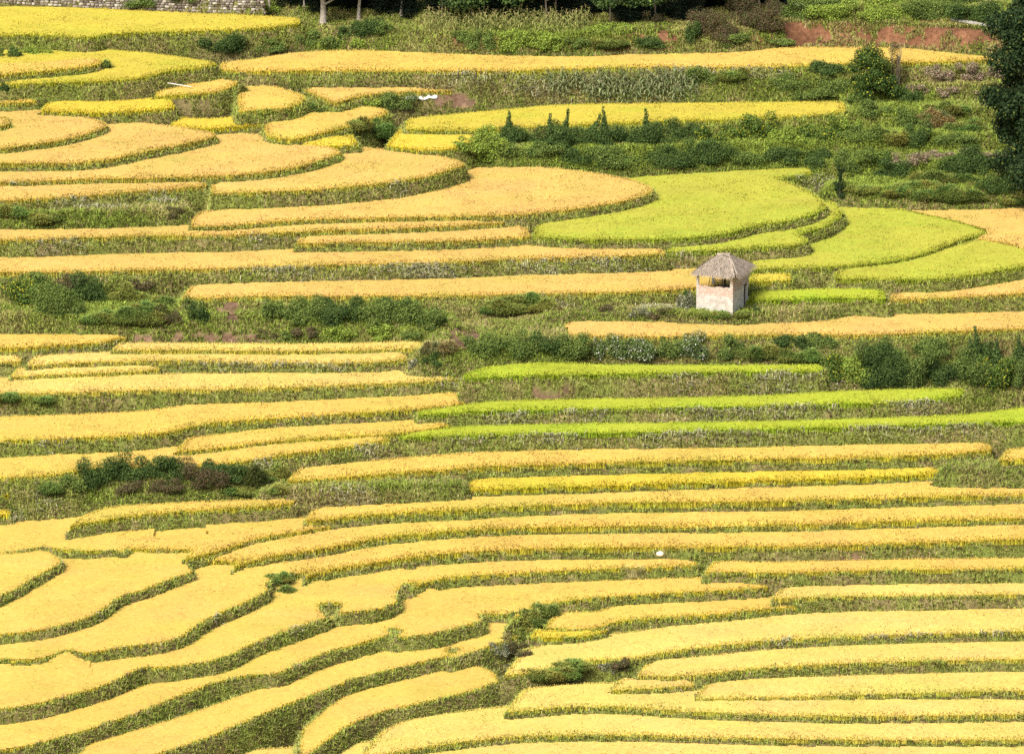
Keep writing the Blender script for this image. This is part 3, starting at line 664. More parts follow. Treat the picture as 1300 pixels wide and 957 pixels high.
row('low green shrub on the bank behind the left end of the long straight field', [(340, 71, 52, 18, 'm'), (382, 67, 50, 20, 'm'), (425, 63, 46, 18, 'm'), (458, 62, 30, 14, 'b')])
row('dark shrub below the pale tree trunks at top', [(466, 50, 54, 28, 'd'), (490, 46, 40, 20, 'm'), (440, 48, 30, 14, 'd')])
row('bright leafy vine plant spreading over the bank below the upper maize', [(610, 64, 42, 24, 'm'), (655, 66, 62, 26, 'b'), (700, 66, 52, 24, 'b'), (732, 64, 40, 18, 'm'), (590, 56, 36, 18, 'm')])
row('broad-leaved bright green plants right of the upper maize', [(760, 44, 44, 18, 'b'), (790, 40, 40, 14, 'b')])
row('low dark shrub along the back of the long straight field, right of the maize', [(770, 62, 60, 16, 'g'), (825, 62, 62, 12, 'd'), (878, 60, 32, 36, 'd'), (935, 62, 54, 16, 'm'), (990, 62, 52, 14, 'm')])
row('reddish brown scrub under the trees at the top right of centre', [(830, 32, 40, 20, 'r'), (900, 46, 64, 30, 'r'), (925, 58, 50, 20, 'r'), (960, 38, 72, 32, 'r'), (940, 20, 62, 26, 'r'), (880, 24, 50, 22, 'r'), (985, 24, 40, 24, 'r')])
row('green shrub on the slope above the red earth cut at upper right', [(1020, 26, 64, 24, 'm'), (1062, 29, 82, 26, 'b'), (1122, 28, 72, 20, 'b'), (1180, 25, 84, 30, 'm'), (1240, 32, 90, 36, 'd'), (1050, 10, 80, 20, 'm'), (1120, 12, 80, 20, 'b'), (1210, 8, 90, 24, 'm')])
row('dark shrub on the bank left of the vine-covered tree', [(1048, 96, 62, 18, 'd'), (1005, 118, 66, 26, 'm'), (1025, 129, 72, 14, 'm'), (890, 108, 52, 24, 'm'), (930, 104, 50, 18, 'gb'), (1060, 120, 50, 24, 'm')])
row('dry pinkish stalks on the shelf under the right end of the long straight field', [(1190, 105, 42, 20, 'p'), (1228, 105, 52, 22, 'p'), (1266, 103, 34, 22, 'p'), (1166, 124, 34, 14, 'p'), (1204, 124, 34, 14, 'p'), (1250, 130, 40, 12, 'p')])
row('green bush on the grassy shelves left of the big dark tree', [(1160, 165, 52, 28, 'm'), (1110, 150, 62, 20, 'm'), (1130, 186, 62, 24, 'gb'), (1185, 164, 70, 30, 'go'), (1166, 190, 42, 38, 'd'), (1092, 180, 70, 20, 'm'), (1225, 170, 60, 30, 'g'), (1212, 190, 70, 20, 'm'), (1100, 135, 60, 16, 'm'), (1150, 132, 50, 20, 'd'), (1200, 145, 60, 20, 'g')])
row('dark leafy bush in the hedge at the foot of the vine-covered poles', [(655, 184, 62, 28, 'd'), (700, 193, 62, 36, 'd'), (745, 190, 72, 34, 'd'), (790, 188, 60, 30, 'd'), (825, 189, 80, 36, 'd'), (872, 182, 62, 28, 'd')])
row('yellow-flecked climbing plant at the right end of the pole hedge', [(902, 186, 52, 26, 'v'), (930, 182, 44, 26, 'v'), (962, 182, 62, 36, 'v'), (1000, 186, 54, 32, 'b'), (1044, 183, 62, 36, 'v'), (1078, 178, 42, 30, 'b')])
row('light green bush at the left end of the pole hedge', [(622, 206, 62, 42, 'b'), (592, 196, 48, 20, 'b'), (645, 204, 44, 22, 'm')])
row('low green bush in the scrub directly behind the large rounded and lime fields', [(692, 206, 62, 20, 'm'), (735, 210, 62, 20, 'd'), (775, 213, 100, 26, 'm'), (850, 214, 100, 26, 'd'), (898, 208, 82, 34, 'd'), (930, 212, 82, 22, 'm'), (990, 210, 62, 24, 'd'), (1035, 209, 62, 20, 'd')])
row('dark bush around the slim dark tree at right', [(1085, 224, 62, 32, 'm'), (1112, 216, 62, 28, 'v'), (1130, 228, 72, 26, 'd'), (1040, 215, 40, 20, 'd'), (1095, 246, 52, 14, 'gb')])
row('reddish leaved low plant on the slope right of the slim dark tree', [(1150, 212, 62, 18, 'p'), (1190, 206, 50, 14, 'p'), (1240, 206, 72, 16, 'p')])
row('rounded grassy bush directly behind the orange field at right', [(1190, 237, 102, 26, 'g'), (1230, 225, 92, 36, 'd'), (1215, 258, 82, 30, 'g'), (1262, 248, 62, 30, 'd'), (1160, 242, 62, 20, 'gb'), (1175, 256, 50, 16, 'g'), (1286, 262, 42, 10, 'gb'), (1140, 250, 44, 14, 'gb')])
row('dense leafy bush on the wide bank at the far left middle', [(26, 392, 62, 46, 'v'), (72, 404, 84, 56, 'm'), (112, 388, 72, 40, 'd'), (50, 372, 50, 22, 'm'), (90, 372, 60, 22, 'r')])
row('bright grassy clump on the wide bank right of the dense left bushes', [(160, 388, 62, 36, 'gb'), (178, 413, 84, 32, 'g'), (140, 413, 72, 22, 'gb'), (205, 392, 50, 26, 'gb'), (215, 412, 40, 22, 'r'), (180, 372, 40, 16, 'r')])
row('small dark bush standing left of the bare soil patch on the wide bank', [(246, 413, 40, 38, 'd')])
row('leafy shrub in the thick row above the pale gold strips at centre left', [(345, 411, 42, 34, 'm'), (385, 413, 62, 40, 'm'), (432, 415, 72, 38, 'd'), (480, 417, 62, 38, 'm'), (522, 413, 62, 36, 'm'), (558, 420, 52, 32, 'm'), (410, 398, 50, 20, 'd'), (500, 398, 50, 20, 'd')])
row('low brown and green scrub along the foot of the thick shrub row', [(430, 435, 62, 20, 'b'), (390, 434, 44, 16, 'r'), (336, 434, 34, 16, 'r'), (480, 433, 52, 18, 'b'), (525, 436, 40, 14, 'm'), (365, 434, 30, 12, 'm')])
row('round olive grass bush at the right end of the pale gold strips', [(556, 452, 46, 26, 'go'), (547, 467, 32, 15, 'd'), (525, 468, 20, 14, 's')])
row('green bush on the grassy slope left of the flowering hedge', [(612, 456, 62, 34, 'm'), (655, 456, 62, 36, 'm'), (690, 456, 52, 34, 'd'), (722, 457, 62, 34, 'm'), (640, 400, 70, 24, 'gb'), (690, 398, 50, 22, 'gb'), (655, 385, 60, 14, 'gb')])
row('white flowered bush in the hedge right below the strip before the hut', [(775, 459, 52, 36, 'w'), (812, 459, 54, 30, 'w'), (850, 457, 42, 24, 'm'), (882, 457, 62, 34, 'w')])
row('green bush in the hedge below the hut, right of the white flowers', [(930, 456, 52, 28, 'm'), (962, 459, 52, 28, 'gb'), (1002, 446, 52, 20, 'd'), (1042, 446, 62, 20, 'm'), (1012, 461, 62, 20, 'gb')])
row('large leafy bush in the tall thicket at the right edge middle', [(1062, 484, 52, 32, 'v'), (1086, 488, 52, 38, 'b'), (1116, 493, 72, 58, 'd'), (1160, 492, 62, 50, 'm'), (1196, 491, 62, 46, 'd'), (1236, 492, 62, 48, 'm'), (1266, 497, 62, 50, 'v'), (1294, 492, 40, 40, 'm'), (1120, 455, 60, 24, 'd'), (1180, 455, 60, 24, 'm'), (1245, 455, 50, 20, 'd')])
row('dark silvery bush against the left wall of the hut', [(868, 398, 34, 36, 's'), (874, 397, 24, 30, 'd')])
row('grassy tuft at the foot of the front wall of the hut', [(893, 403, 30, 10, 'gb'), (915, 404, 30, 10, 'g'), (938, 403, 24, 9, 'gb')])
row('small weed at the right corner of the hut', [(938, 398, 12, 22, 'm'), (958, 399, 16, 12, 'd')])
row('dry tangled brush on the bank left of the hut', [(770, 398, 40, 12, 'r'), (812, 402, 34, 12, 's'), (840, 404, 50, 12, 'r')])
row('dark brown hedge bush on the bank above the lower left terraces', [(125, 628, 62, 46, 'd'), (165, 613, 72, 34, 'd'), (210, 613, 72, 32, 'd'), (255, 620, 72, 34, 'r'), (160, 626, 50, 20, 'r'), (215, 626, 60, 18, 'r'), (295, 614, 46, 26, 'd'), (270, 606, 50, 18, 'd')])
row('green grassy bush left of the dark brown hedge', [(62, 629, 52, 26, 'g'), (92, 626, 40, 26, 'm')])
row('big dark green tuft of tall grass right of the dark brown hedge', [(322, 624, 52, 46, 'gd')])
row('bright grass clump beside the big dark grass tuft', [(348, 612, 40, 26, 'gb'), (300, 634, 60, 14, 'gb'), (352, 628, 30, 16, 'gb')])
row('green tuft on the blunt end of the long gold tongue at lower left', [(352, 744, 34, 16, 'gb'), (362, 756, 38, 16, 'g')])
row('green grassy clump in the gully at lower centre', [(668, 802, 52, 36, 'g'), (690, 790, 40, 20, 'gb'), (725, 858, 52, 22, 'gb'), (695, 870, 84, 18, 'gb'), (665, 815, 40, 20, 'gb')])
row('dry brown brush in the gully at lower centre', [(652, 846, 46, 26, 'r'), (632, 840, 30, 20, 's'), (668, 840, 40, 18, 'r'), (790, 860, 40, 16, 'r'), (770, 866, 26, 14, 's')])
row('small reddish bush on the grassy ledge at the left', [(222, 280, 30, 14, 'r')])
row('leafy weed patch on the ledge at the left edge', [(15, 275, 44, 16, 'gb'), (55, 285, 60, 14, 'gb'), (10, 520, 40, 14, 'gb'), (55, 518, 40, 12, 'gb')])

# ------------------------------------------------------------------ vine-covered poles
def tube(pts, rad, seg=7):
    pts = [np.array(p, float) for p in pts]; V = []; T = []
    for k, p in enumerate(pts):
        a = pts[min(k+1, len(pts)-1)]-pts[max(k-1, 0)]; a /= np.linalg.norm(a)+1e-9
        u = np.cross(a, [0.31, .95, .1]); u /= np.linalg.norm(u); v = np.cross(a, u)
        for q in range(seg):
            t = 2*math.pi*q/seg; V.append(p+rad[k]*(math.cos(t)*u+math.sin(t)*v))
    for k in range(len(pts)-1):
        for q in range(seg):
            a, b = k*seg+q, k*seg+(q+1) % seg; T += [[a, b, b+seg], [a, b+seg, a+seg]]
    V.append(pts[-1]); e = len(V)-1
    for q in range(seg): T.append([(len(pts)-1)*seg+q, (len(pts)-1)*seg+(q+1) % seg, e])
    return np.array(V), np.array(T)
M_BARK = noise_mat('bark', (.09, .065, .045), (.22, .18, .14), 9)
M_PALEBARK = noise_mat('pale_bark', (.25, .21, .17), (.50, .46, .40), 7)
M_POLE = noise_mat('bamboo', (.28, .22, .13), (.42, .35, .22), 12)
poles = [(645, 180, 647, 144, 'vine-covered pole leaning right at the left end of the hedge'), (698, 190, 698, 145, 'straight vine-covered pole, second from the left in the hedge'),
         (712, 186, 722, 139, 'vine-covered pole leaning right, third from the left in the hedge'), (742, 186, 762, 146, 'strongly leaning vine-covered pole bent towards the tallest one'),
         (768, 188, 766, 136, 'tallest vine-covered pole, at the middle of the hedge'), (820, 186, 820, 139, 'straight vine-covered pole at the right end of the hedge'),
         (1232, 470, 1230, 430, 'vine-covered pole rising from the right edge thicket, leftmost'), (1240, 466, 1238, 416, 'tallest vine-covered pole in the right edge thicket'),
         (1266, 470, 1264, 432, 'thin vine-covered pole near the right end of the thicket'), (1294, 462, 1293, 428, 'vine-covered pole at the very right edge of the thicket')]
for bx, by, tx, ty, lab in poles:
    x, y, z = hit(bx, by); s = m_per_px(x, y, z)
    hgt = (by-ty)*s; lean = (tx-bx)*s
    r = tag(empty('vine_pole', (x, y, z)), lab, 'vine pole', 'poles covered with climbing vines')
    V, T = tube([(0, 0, -.15), (lean*.5, 0, hgt*.5), (lean, 0, hgt)], [.03, .028, .02]); link('pole', mesh_tris('pole', V, T, None, M_POLE, True), r)
    n = 9; L = []
    for k in range(n):
        t = k/(n-1); rr = (.62*(1-t)**1.4+.10)*rng.uniform(.8, 1.2)
        L.append((lean*t+rng.normal(0, .03), rng.normal(0, .03), hgt*t*.97, rr, rr, hgt*.09+.04))
    link('vine', foliage(np.array(L), 'd', 1.3, 1.2).mesh('vine', M_LEAF), r)

# ------------------------------------------------------------------ maize
def maize(tall, c0, c1, tassel):
    A_ = Acc()
    V, T = tube([(0, 0, -.1), (.02, 0, tall*.5), (.0, .02, tall)], [.018, .015, .008], 5); A_.add(V, T, np.tile(np.array(c0)*1.1, (len(V), 1)))
    n = 11; az = np.arange(n)*2.6+rng.uniform(0, 1, n); z = np.linspace(.12, .9, n)*tall
    for k in range(n):
        d = np.array([math.cos(az[k]), math.sin(az[k]), 0]); sd = np.array([-d[1], d[0], 0]); L = tall*rng.uniform(.35, .5)*(1-.35*abs(k/n-.5))
        pts = [np.array([0, 0, z[k]]), d*L*.35+[0, 0, z[k]+L*.32], d*L*.75+[0, 0, z[k]+L*.25], d*L+[0, 0, z[k]-L*.15]]
        ws = [.02, .04, .03, .004]; V = []
        for p, w_ in zip(pts, ws): V += [p-sd*w_, p+sd*w_]
        T = []
        for q in range(3): T += [[2*q, 2*q+1, 2*q+3], [2*q, 2*q+3, 2*q+2]]
        t = rng.uniform(0, 1); c = np.array(c0)*(1-t)+np.array(c1)*t
        A_.add(np.array(V), T, np.stack([c*.8]*2+[c]*2+[c*1.2]*2+[c*1.25]*2))
    m = 10; A_.add(*blades(np.tile([0, .02, tall*.96], (m, 1)), rng.uniform(0, 6.28, m), np.full(m, .26), rng.uniform(.1, .7, m), np.full(m, .02), np.tile(np.array(tassel)*.8, (m, 1)), np.tile(tassel, (m, 1)), np.full(m, .3)))
    return A_.mesh('maize_plant', M_LEAF)
for label, group, protos, spots in [
    ('yellowing maize plant in the patch under the dark trees at top centre', 'maize plants at the top', [maize(1.35, (.20, .24, .07), (.42, .40, .14), (.62, .52, .24)) for _ in range(4)],
     [(x+rng.normal(0, 2), yb+rng.normal(0, 1)+max(0, (580-x)*.0)) for yb in (34, 39, 44) for x in np.arange(540, 748, 5.4)]),
    ('dull green maize plant on the bank below the long straight field', 'maize plants on the bank', [maize(1.25, (.12, .17, .06), (.36, .40, .20), (.45, .42, .25)) for _ in range(4)],
     [(x+rng.normal(0, 2), yb+rng.normal(0, 1.5)) for yb in (112, 121, 130) for x in np.arange(698, 882, 5.2) if not (yb == 130 and x < 740)])]:
    first = [True]*4
    for px, py in spots:
        x, y, z = hit(px, py); k = int(rng.integers(0, 4))
        o = bpy.data.objects.new('maize_plant', protos[k]); COL.objects.link(o)
        o.location = (x, y, z); o.rotation_euler = (rng.normal(0, .08), rng.normal(0, .08), rng.uniform(0, 6.28)); q = rng.uniform(.8, 1.12); o.scale = (q, q, q)
        tag(o, label, 'maize plant', group)

# ------------------------------------------------------------------ trees
def tree(px, py, h, crown_lo, crown_w, r0, kind, label, bark, group=None, leanx=0.0, roots=False, dx=0, dens=.35, dy=1.0, nl=14, sm=1.0):
    x, y, z = hit(px, py)
    t = tag(empty('tree', (x, y, z)), label, 'tree', group)
    A_ = Acc(); pts = []; rad = []
    nseg = 7
    for k in range(nseg+1):
        q = k/nseg; pts.append((leanx*h*q*q+.10*math.sin(q*5+px), .06*math.cos(q*6+px), -.2+q*h*.85)); rad.append(r0*(1-.75*q)*(1.45 if k == 0 else 1))
    V, T = tube(pts, rad, 9); A_.add(V, T, np.ones((len(V), 3)))
    tips = []
    for k in range(9):
        q = rng.uniform(max(.2, crown_lo/h), .95); j = int(q*nseg); p = np.array(pts[j]); a = k*2.4+rng.uniform(-.4, .4); L = crown_w*rng.uniform(.28, .48)
        e = p+[math.cos(a)*L, math.sin(a)*L*dy, L*rng.uniform(.3, .8)]; mid = (p+e)/2+[0, 0, -.08*L]
        V, T = tube([p, mid, e], [rad[j]*.5, rad[j]*.3, .015], 6); A_.add(V, T, np.ones((len(V), 3))); tips.append(e)
    if roots:
        for k in range(7):
            a = math.pi+rng.uniform(0, math.pi); L = rng.uniform(.35, .75)
            V, T = tube([(0, 0, .25), (math.cos(a)*L*.5, math.sin(a)*L*.5, -.05), (math.cos(a)*L, math.sin(a)*L, -.5)], [r0*.55, r0*.35, .02], 6); A_.add(V, T, np.ones((len(V), 3)))
    tr = link('trunk', A_.mesh('trunk', bark, True), t)
    L = []
    for e in tips: s = crown_w*rng.uniform(.16, .26); L.append((e[0], e[1], e[2], s, s, s*.75))
    for k in range(nl):
        a = rng.uniform(0, 6.28); rr = math.sqrt(rng.uniform(0, 1))*crown_w*.42; zc = rng.uniform(crown_lo+crown_w*.12, h*.93); f = 1-.5*max(0, (zc-crown_lo)/(h-crown_lo)-.5)
        s = crown_w*rng.uniform(.11, .26)*sm; rr *= .75+.6*vnoise(np.array([zc*1.0]), np.array([px*1.0]), 1.6, 3)[0]; L.append((math.cos(a)*rr*f+leanx*zc, math.sin(a)*rr*f*dy, zc, s, s, s*.72))
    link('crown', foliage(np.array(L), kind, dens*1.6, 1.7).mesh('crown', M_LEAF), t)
    return t
tree(409, 32, 7, 2.2, 4.2, .26, 'd', 'pale-barked tree with bare roots spilling down the bank at top', M_PALEBARK, roots=True)
tree(457, 26, 6.5, 2.4, 3.8, .14, 'd', 'thin pale tree second to the right of the bare-rooted one at top', M_PALEBARK)
tree(509, 21, 7, 2.3, 4.2, .12, 'd', 'slim pale tree trunk left of the upper maize patch', M_PALEBARK)
tree(385, 12, 6, 2.4, 3.6, .07, 'd', 'very thin tree directly left of the bare-rooted one at top', M_PALEBARK)
tree(341, 16, 6, 2.2, 3.6, .10, 'd', 'thin tree at the right end of the stone wall', M_PALEBARK)
for px in (560, 600, 640, 693, 705, 776, 830, 880, 927, 965):
    tree(px, (27 if px < 860 else 17)+rng.uniform(-3, 4), 7, 2.2, 4.4, rng.uniform(.06, .10), 'd', 'thin dark trunk in the shady wood along the top edge', M_BARK, 'trees of the shady wood')
for k, px in enumerate(range(372, 1000, 44)):
    o = plant(px+rng.normal(0, 6), (23 if 480 < px < 860 else 12)+rng.normal(0, 2), 78, 62, 'k', 'undergrowth at the top edge, near-black leaves holding the shade of the wood', 'undergrowth of the shady wood')
tree(1312, 262, 16.5, .6, 6.4, .24, 't', 'big dark leafy tree cut off by the right edge', M_BARK, dens=.7, dy=.8, nl=95, sm=.8)
t = tag(empty('slim_tree', hit(1066, 252)), 'slim dark columnar tree standing behind the lime green field', 'tree')
V, T = tube([(0, 0, -.1), (.02, 0, .9), (0, 0, 2.0)], [.06, .05, .02]); link('trunk', mesh_tris('trunk', V, T, None, M_BARK, True), t)
link('crown', foliage(np.array([(rng.normal(0, .10), rng.normal(0, .08), z_, .30*rng.uniform(.55, 1.2)*(1.15-.35*z_), .26, .2) for z_ in np.linspace(.2, 2.2, 13)]), 't').mesh('crown', M_LEAF), t)
t = tag(empty('vine_covered_tree', hit(1105, 130)), 'rounded tree smothered in climbing vines with yellow leaves', 'tree')
V, T = tube([(0, 0, -.1), (.1, 0, 1.2), (0, 0, 2.6)], [.12, .1, .04]); link('trunk', mesh_tris('trunk', V, T, None, M_BARK, True), t)
link('crown', foliage(np.array([(rr_*math.cos(q_)*1.75, rr_*math.sin(q_)*1.2, z_, s_, s_, s_*.8) for rr_, q_, z_, s_ in [(math.sqrt(rng.uniform(0, 1))*math.sqrt(max(.05, 1-(k_/26)**2)), rng.uniform(0, 6.28), .3+3.5*k_/26, rng.uniform(.45, .75)) for k_ in range(26)]]), 'vd', .9, 1.25).mesh('crown', M_LEAF), t)
t = tag(empty('sapling', hit(1137, 118)), 'thin bare brownish sapling right beside the vine-covered tree', 'tree')
A_ = Acc()
for k in range(16):
    a = rng.uniform(0, 6.28); q = rng.uniform(.0, .3); V, T = tube([(q*math.cos(a), q*math.sin(a), 0), (.3*math.cos(a)*rng.uniform(.5, 1.2), .3*math.sin(a), 1.8), (.55*math.cos(a)*rng.uniform(.4, 1.2), .5*math.sin(a), rng.uniform(2.6, 3.9))], [.03, .02, .008], 5); A_.add(V, T, np.ones((len(V), 3)))
link('trunk', A_.mesh('trunk', M_BARK), t)
link('crown', foliage(np.array([(rng.normal(0, .25), rng.normal(0, .2), rng.uniform(1.0, 3.6), .3, .3, .35) for _ in range(9)]), 'r', .35).mesh('crown', M_LEAF), t)
# ------------------------------------------------------------------ the hut
def bm_obj(name, V, F, mat, parent, smooth=False):
    me = bpy.data.meshes.new(name); me.from_pydata([tuple(map(float, v)) for v in V], [], F); me.update()
    if smooth:
        for p in me.polygons: p.use_smooth = True
    me.materials.append(mat); return link(name, me, parent)
def boxg(x0, x1, y0, y1, z0, z1, nx_=1, nz_=1, jit=0.0, top=None):
    """a wall block with a worn, uneven surface"""
    V = []; F = []
    def grid(fn, a, b):
        s = len(V)
        for j in range(b+1):
            for i in range(a+1): V.append(fn(i/a, j/b))
        for j in range(b):
            for i in range(a): q = s+j*(a+1)+i; F.append([q, q+1, q+a+2, q+a+1])
    def zt(u): return z1+(top(u) if top else 0)
    def P(u, w, y): 
        x = x0+(x1-x0)*u; z = z0+(zt(u)-z0)*w
        d = jit*(fnoise(np.array([x*3.1+y]), np.array([z*3.1]), 1.0, 81)[0]-.5) if 0 < u < 1 or 0 < w < 1 else 0
        return (x, y+d, z)
    grid(lambda u, w: P(u, w, y0), nx_, nz_); grid(lambda u, w: P(1-u, w, y1), nx_, nz_)
    grid(lambda u, w: (x0, y1+(y0-y1)*u, z0+(zt(0)-z0)*w), 1, nz_); grid(lambda u, w: (x1, y0+(y1-y0)*u, z0+(zt(1)-z0)*w), 1, nz_)
    grid(lambda u, w: (x0+(x1-x0)*u, y0+(y1-y0)*w, zt(u)), nx_, 1)
    return V, F
def plaster(name):
    m = noise_mat(name, (.43, .395, .35), (.62, .58, .53), 2.6, .95, bump=.25)
    nt = m.node_tree; bs = nt.nodes['Principled BSDF']; src = bs.inputs['Base Color'].links[0].from_socket
    tc = [n for n in nt.nodes if n.type == 'TEX_COORD'][0]
    vz = nt.nodes.new('ShaderNodeTexNoise'); vz.inputs['Scale'].default_value = 5.5; vz.inputs['Detail'].default_value = 8; vz.inputs['Roughness'].default_value = .75
    nt.links.new(tc.outputs['Object'], vz.inputs['Vector'])
    mr = nt.nodes.new('ShaderNodeMapRange'); mr.inputs['From Min'].default_value = .56; mr.inputs['From Max'].default_value = .66; nt.links.new(vz.outputs[0], mr.inputs[0])
    mx = nt.nodes.new('ShaderNodeMix'); mx.data_type = 'RGBA'; nt.links.new(mr.outputs[0], mx.inputs[0]); nt.links.new(src, mx.inputs[6]); mx.inputs[7].default_value = (.27, .20, .15, 1)
    # wall darkens towards its foot
    sx = nt.nodes.new('ShaderNodeSeparateXYZ'); nt.links.new(tc.outputs['Object'], sx.inputs[0])
    m2 = nt.nodes.new('ShaderNodeMapRange'); m2.inputs['From Min'].default_value = .05; m2.inputs['From Max'].default_value = .5; m2.inputs['To Min'].default_value = .62; nt.links.new(sx.outputs['Z'], m2.inputs[0])
    mu = nt.nodes.new('ShaderNodeMix'); mu.data_type = 'RGBA'; mu.blend_type = 'MULTIPLY'; mu.inputs[0].default_value = 1; nt.links.new(mx.outputs[2], mu.inputs[6]); nt.links.new(m2.outputs[0], mu.inputs[7])
    nt.links.new(mu.outputs[2], bs.inputs['Base Color'])
    return m
def brick(name, c1, c2):
    m = bpy.data.materials.new(name); m.use_nodes = True; nt = m.node_tree; bs = nt.nodes['Principled BSDF']; bs.inputs['Roughness'].default_value = .95
    tc = nt.nodes.new('ShaderNodeTexCoord'); mp = nt.nodes.new('ShaderNodeMapping'); mp.inputs['Rotation'].default_value = (math.pi/2, 0, 0); nt.links.new(tc.outputs['Object'], mp.inputs[0])
    br = nt.nodes.new('ShaderNodeTexBrick'); nt.links.new(mp.outputs[0], br.inputs[0]); br.inputs['Scale'].default_value = 3.2; br.inputs['Color1'].default_value = (*c1, 1); br.inputs['Color2'].default_value = (*c2, 1); br.inputs['Mortar'].default_value = (.62, .52, .45, 1); br.inputs['Mortar Size'].default_value = .035
    nz = nt.nodes.new('ShaderNodeTexNoise'); nz.inputs['Scale'].default_value = 6; nz.inputs['Detail'].default_value = 7; nt.links.new(tc.outputs['Object'], nz.inputs['Vector'])
    mr = nt.nodes.new('ShaderNodeMapRange'); mr.inputs['From Min'].default_value = .48; mr.inputs['From Max'].default_value = .6; nt.links.new(nz.outputs[0], mr.inputs[0])
    mx = nt.nodes.new('ShaderNodeMix'); mx.data_type = 'RGBA'; nt.links.new(mr.outputs[0], mx.inputs[0]); nt.links.new(br.outputs[0], mx.inputs[6]); mx.inputs[7].default_value = (.54, .48, .42, 1)
    nt.links.new(mx.outputs[2], bs.inputs['Base Color'])
    return m
M_PL = plaster('plaster'); M_BR = brick('brick', (.38, .22, .16), (.46, .31, .235)); M_WOOD = noise_mat('old_timber', (.05, .035, .028), (.11, .08, .06), 6)
M_DARK = noise_mat('dark_inside', (.02, .016, .014), (.035, .028, .024), 3); M_STONE = noise_mat('stone', (.16, .13, .11), (.38, .34, .30), 3.5, c3=(.50, .46, .41))
M_THATCH = leaf_mat('thatch', .1, .2)
hx, hy, hz = hit(918, 401); hs = m_per_px(hx, hy, hz)
PSI = math.radians(-21)
# corner between the two walls we see sits at pixel (927, 399)
wf, wd = 49*hs/1.0, 62*hs/1.0; hw = 49*hs/cP*1.0
hut = tag(empty('field_hut', (hx, hy, hz), PSI), 'small weathered plaster hut with a grey thatched roof among the rice terraces', 'hut')
a0, a1, b0, b1 = -wf/2, wf/2, -wd/2, wd/2; T_ = .16
hut.location = (hx+.0, hy+wd*.45, hz-.05)
rag = lambda amp, sd: (lambda u: amp*(vnoise(np.array([u*9.0]), np.array([sd]), 1.0, 7)[0]-.5))
zl, zp = hw*.53, hw*.76
V, F_ = boxg(a0-.05, a1+.05, b0-.05, b1+.05, -.6, .10, 8, 1, .05); bm_obj('stone_base', V, F_, M_STONE, hut)
V, F_ = boxg(a0, a1, b0, b0+T_, .10, zl, 14, 8, .05); w1 = bm_obj('wall', V, F_, M_PL, hut); tag(w1, 'stained pale plaster front wall')
V, F_ = boxg(a0+.14, a1-.2, b0+.012, b0+T_, zl, zp, 16, 4, .06, rag(.10, 1)); w2 = bm_obj('parapet', V, F_, M_BR, hut); tag(w2, 'broken brick parapet above the front wall')
V, F_ = boxg(a0, a1, b1-T_, b1, .10, zl*.5, 10, 6, .05); bm_obj('wall', V, F_, M_PL, hut)
def side(x0, x1, segs, name, mat, lab=None):
    for (y0, y1, z0, z1) in segs:
        V, F_ = boxg(y0, y1, -x1, -x0, z0, z1, 10, 8, .05); V = [(-v[1], v[0], v[2]) for v in V]
        o = bm_obj(name, V, F_, mat, hut)
        if lab: tag(o, lab)
side(a0, a0+T_, [(b0+T_, b1-T_, .10, zl*.8)], 'wall', M_PL)
dy0, dy1 = b0+wd*.70, b0+wd*.86                                  # doorway in the right-hand wall
side(a1-T_, a1, [(b0+T_, dy0, .10, hw*.66)], 'wall', M_PL, 'chipped plaster side wall with exposed bricks')
side(a1-T_, a1, [(dy1, b1-T_, .10, hw*.66)], 'wall', M_PL)
side(a1-T_+.01, a1-.008, [(b0+T_, b1-T_, hw*.66, hw*1.07)], 'gable_wall', M_BR, 'brick upper side wall with pale plaster left on it')
side(a1-.14, a1-.10, [(dy0, dy1, .10, hw*.60)], 'doorway_shade', M_DARK, 'narrow doorway with its indoor shade as a dark panel')  # near-black panel stands in for the shade inside the doorway
side(a1-T_, a1+.01, [(dy0-.02, dy1+.02, hw*.60, hw*.66)], 'lintel', M_WOOD)
for (x0, x1, y0, y1, mt) in ((a0, a0+.15, b0+.006, b0+.16, M_PL), (a1-.21, a1-.004, b0+.006, b0+.2, M_BR), (a0, a0+.15, b1-.15, b1-.005, M_PL), (a1-.15, a1-.004, b1-.15, b1-.005, M_PL)):
    V, F_ = boxg(x0, x1, y0, y1, zl, hw*1.08, 2, 6, .02); bm_obj('corner_post', V, F_, mt, hut)
def beam(p, q, r, name='beam'):
    V, T = tube([p, (np.array(p)+np.array(q))/2+rng.normal(0, .01, 3), q], [r, r, r*.9], 6); link(name, mesh_tris(name, V, T, None, M_WOOD, True), hut)
zt_ = hw*1.09
for p, q in (((a0+.02, b0+.08, zt_), (a1-.02, b0+.08, zt_)), ((a0+.02, b1-.08, zt_), (a1-.02, b1-.08, zt_)), ((a0+.08, b0, zt_+.03), (a0+.08, b1, zt_+.03)), ((a1-.08, b0, zt_+.03), (a1-.08, b1, zt_+.03))): beam(p, q, .05)
for u0, u1 in ((.26, .36), (.42, .52), (.64, .70), (.90, .82)): beam((a0+wf*u0, b0+.30, zl+.12), (a0+wf*u1, b0+.24, zt_), .026, 'brace')
beam((a0+wf*.58, b0+wd*.45, .12), (a0+wf*.58, b0+wd*.45, zt_+.3), .085, 'post')
V, F_ = boxg(a0+wf*.58, a1-.2, b0+.3, b0+.5, zl*.9, zp+.03, 4, 3, .04); tag(bm_obj('dark_block', V, F_, M_DARK, hut), 'dark block showing through the opening')  # plain near-black block behind the parapet
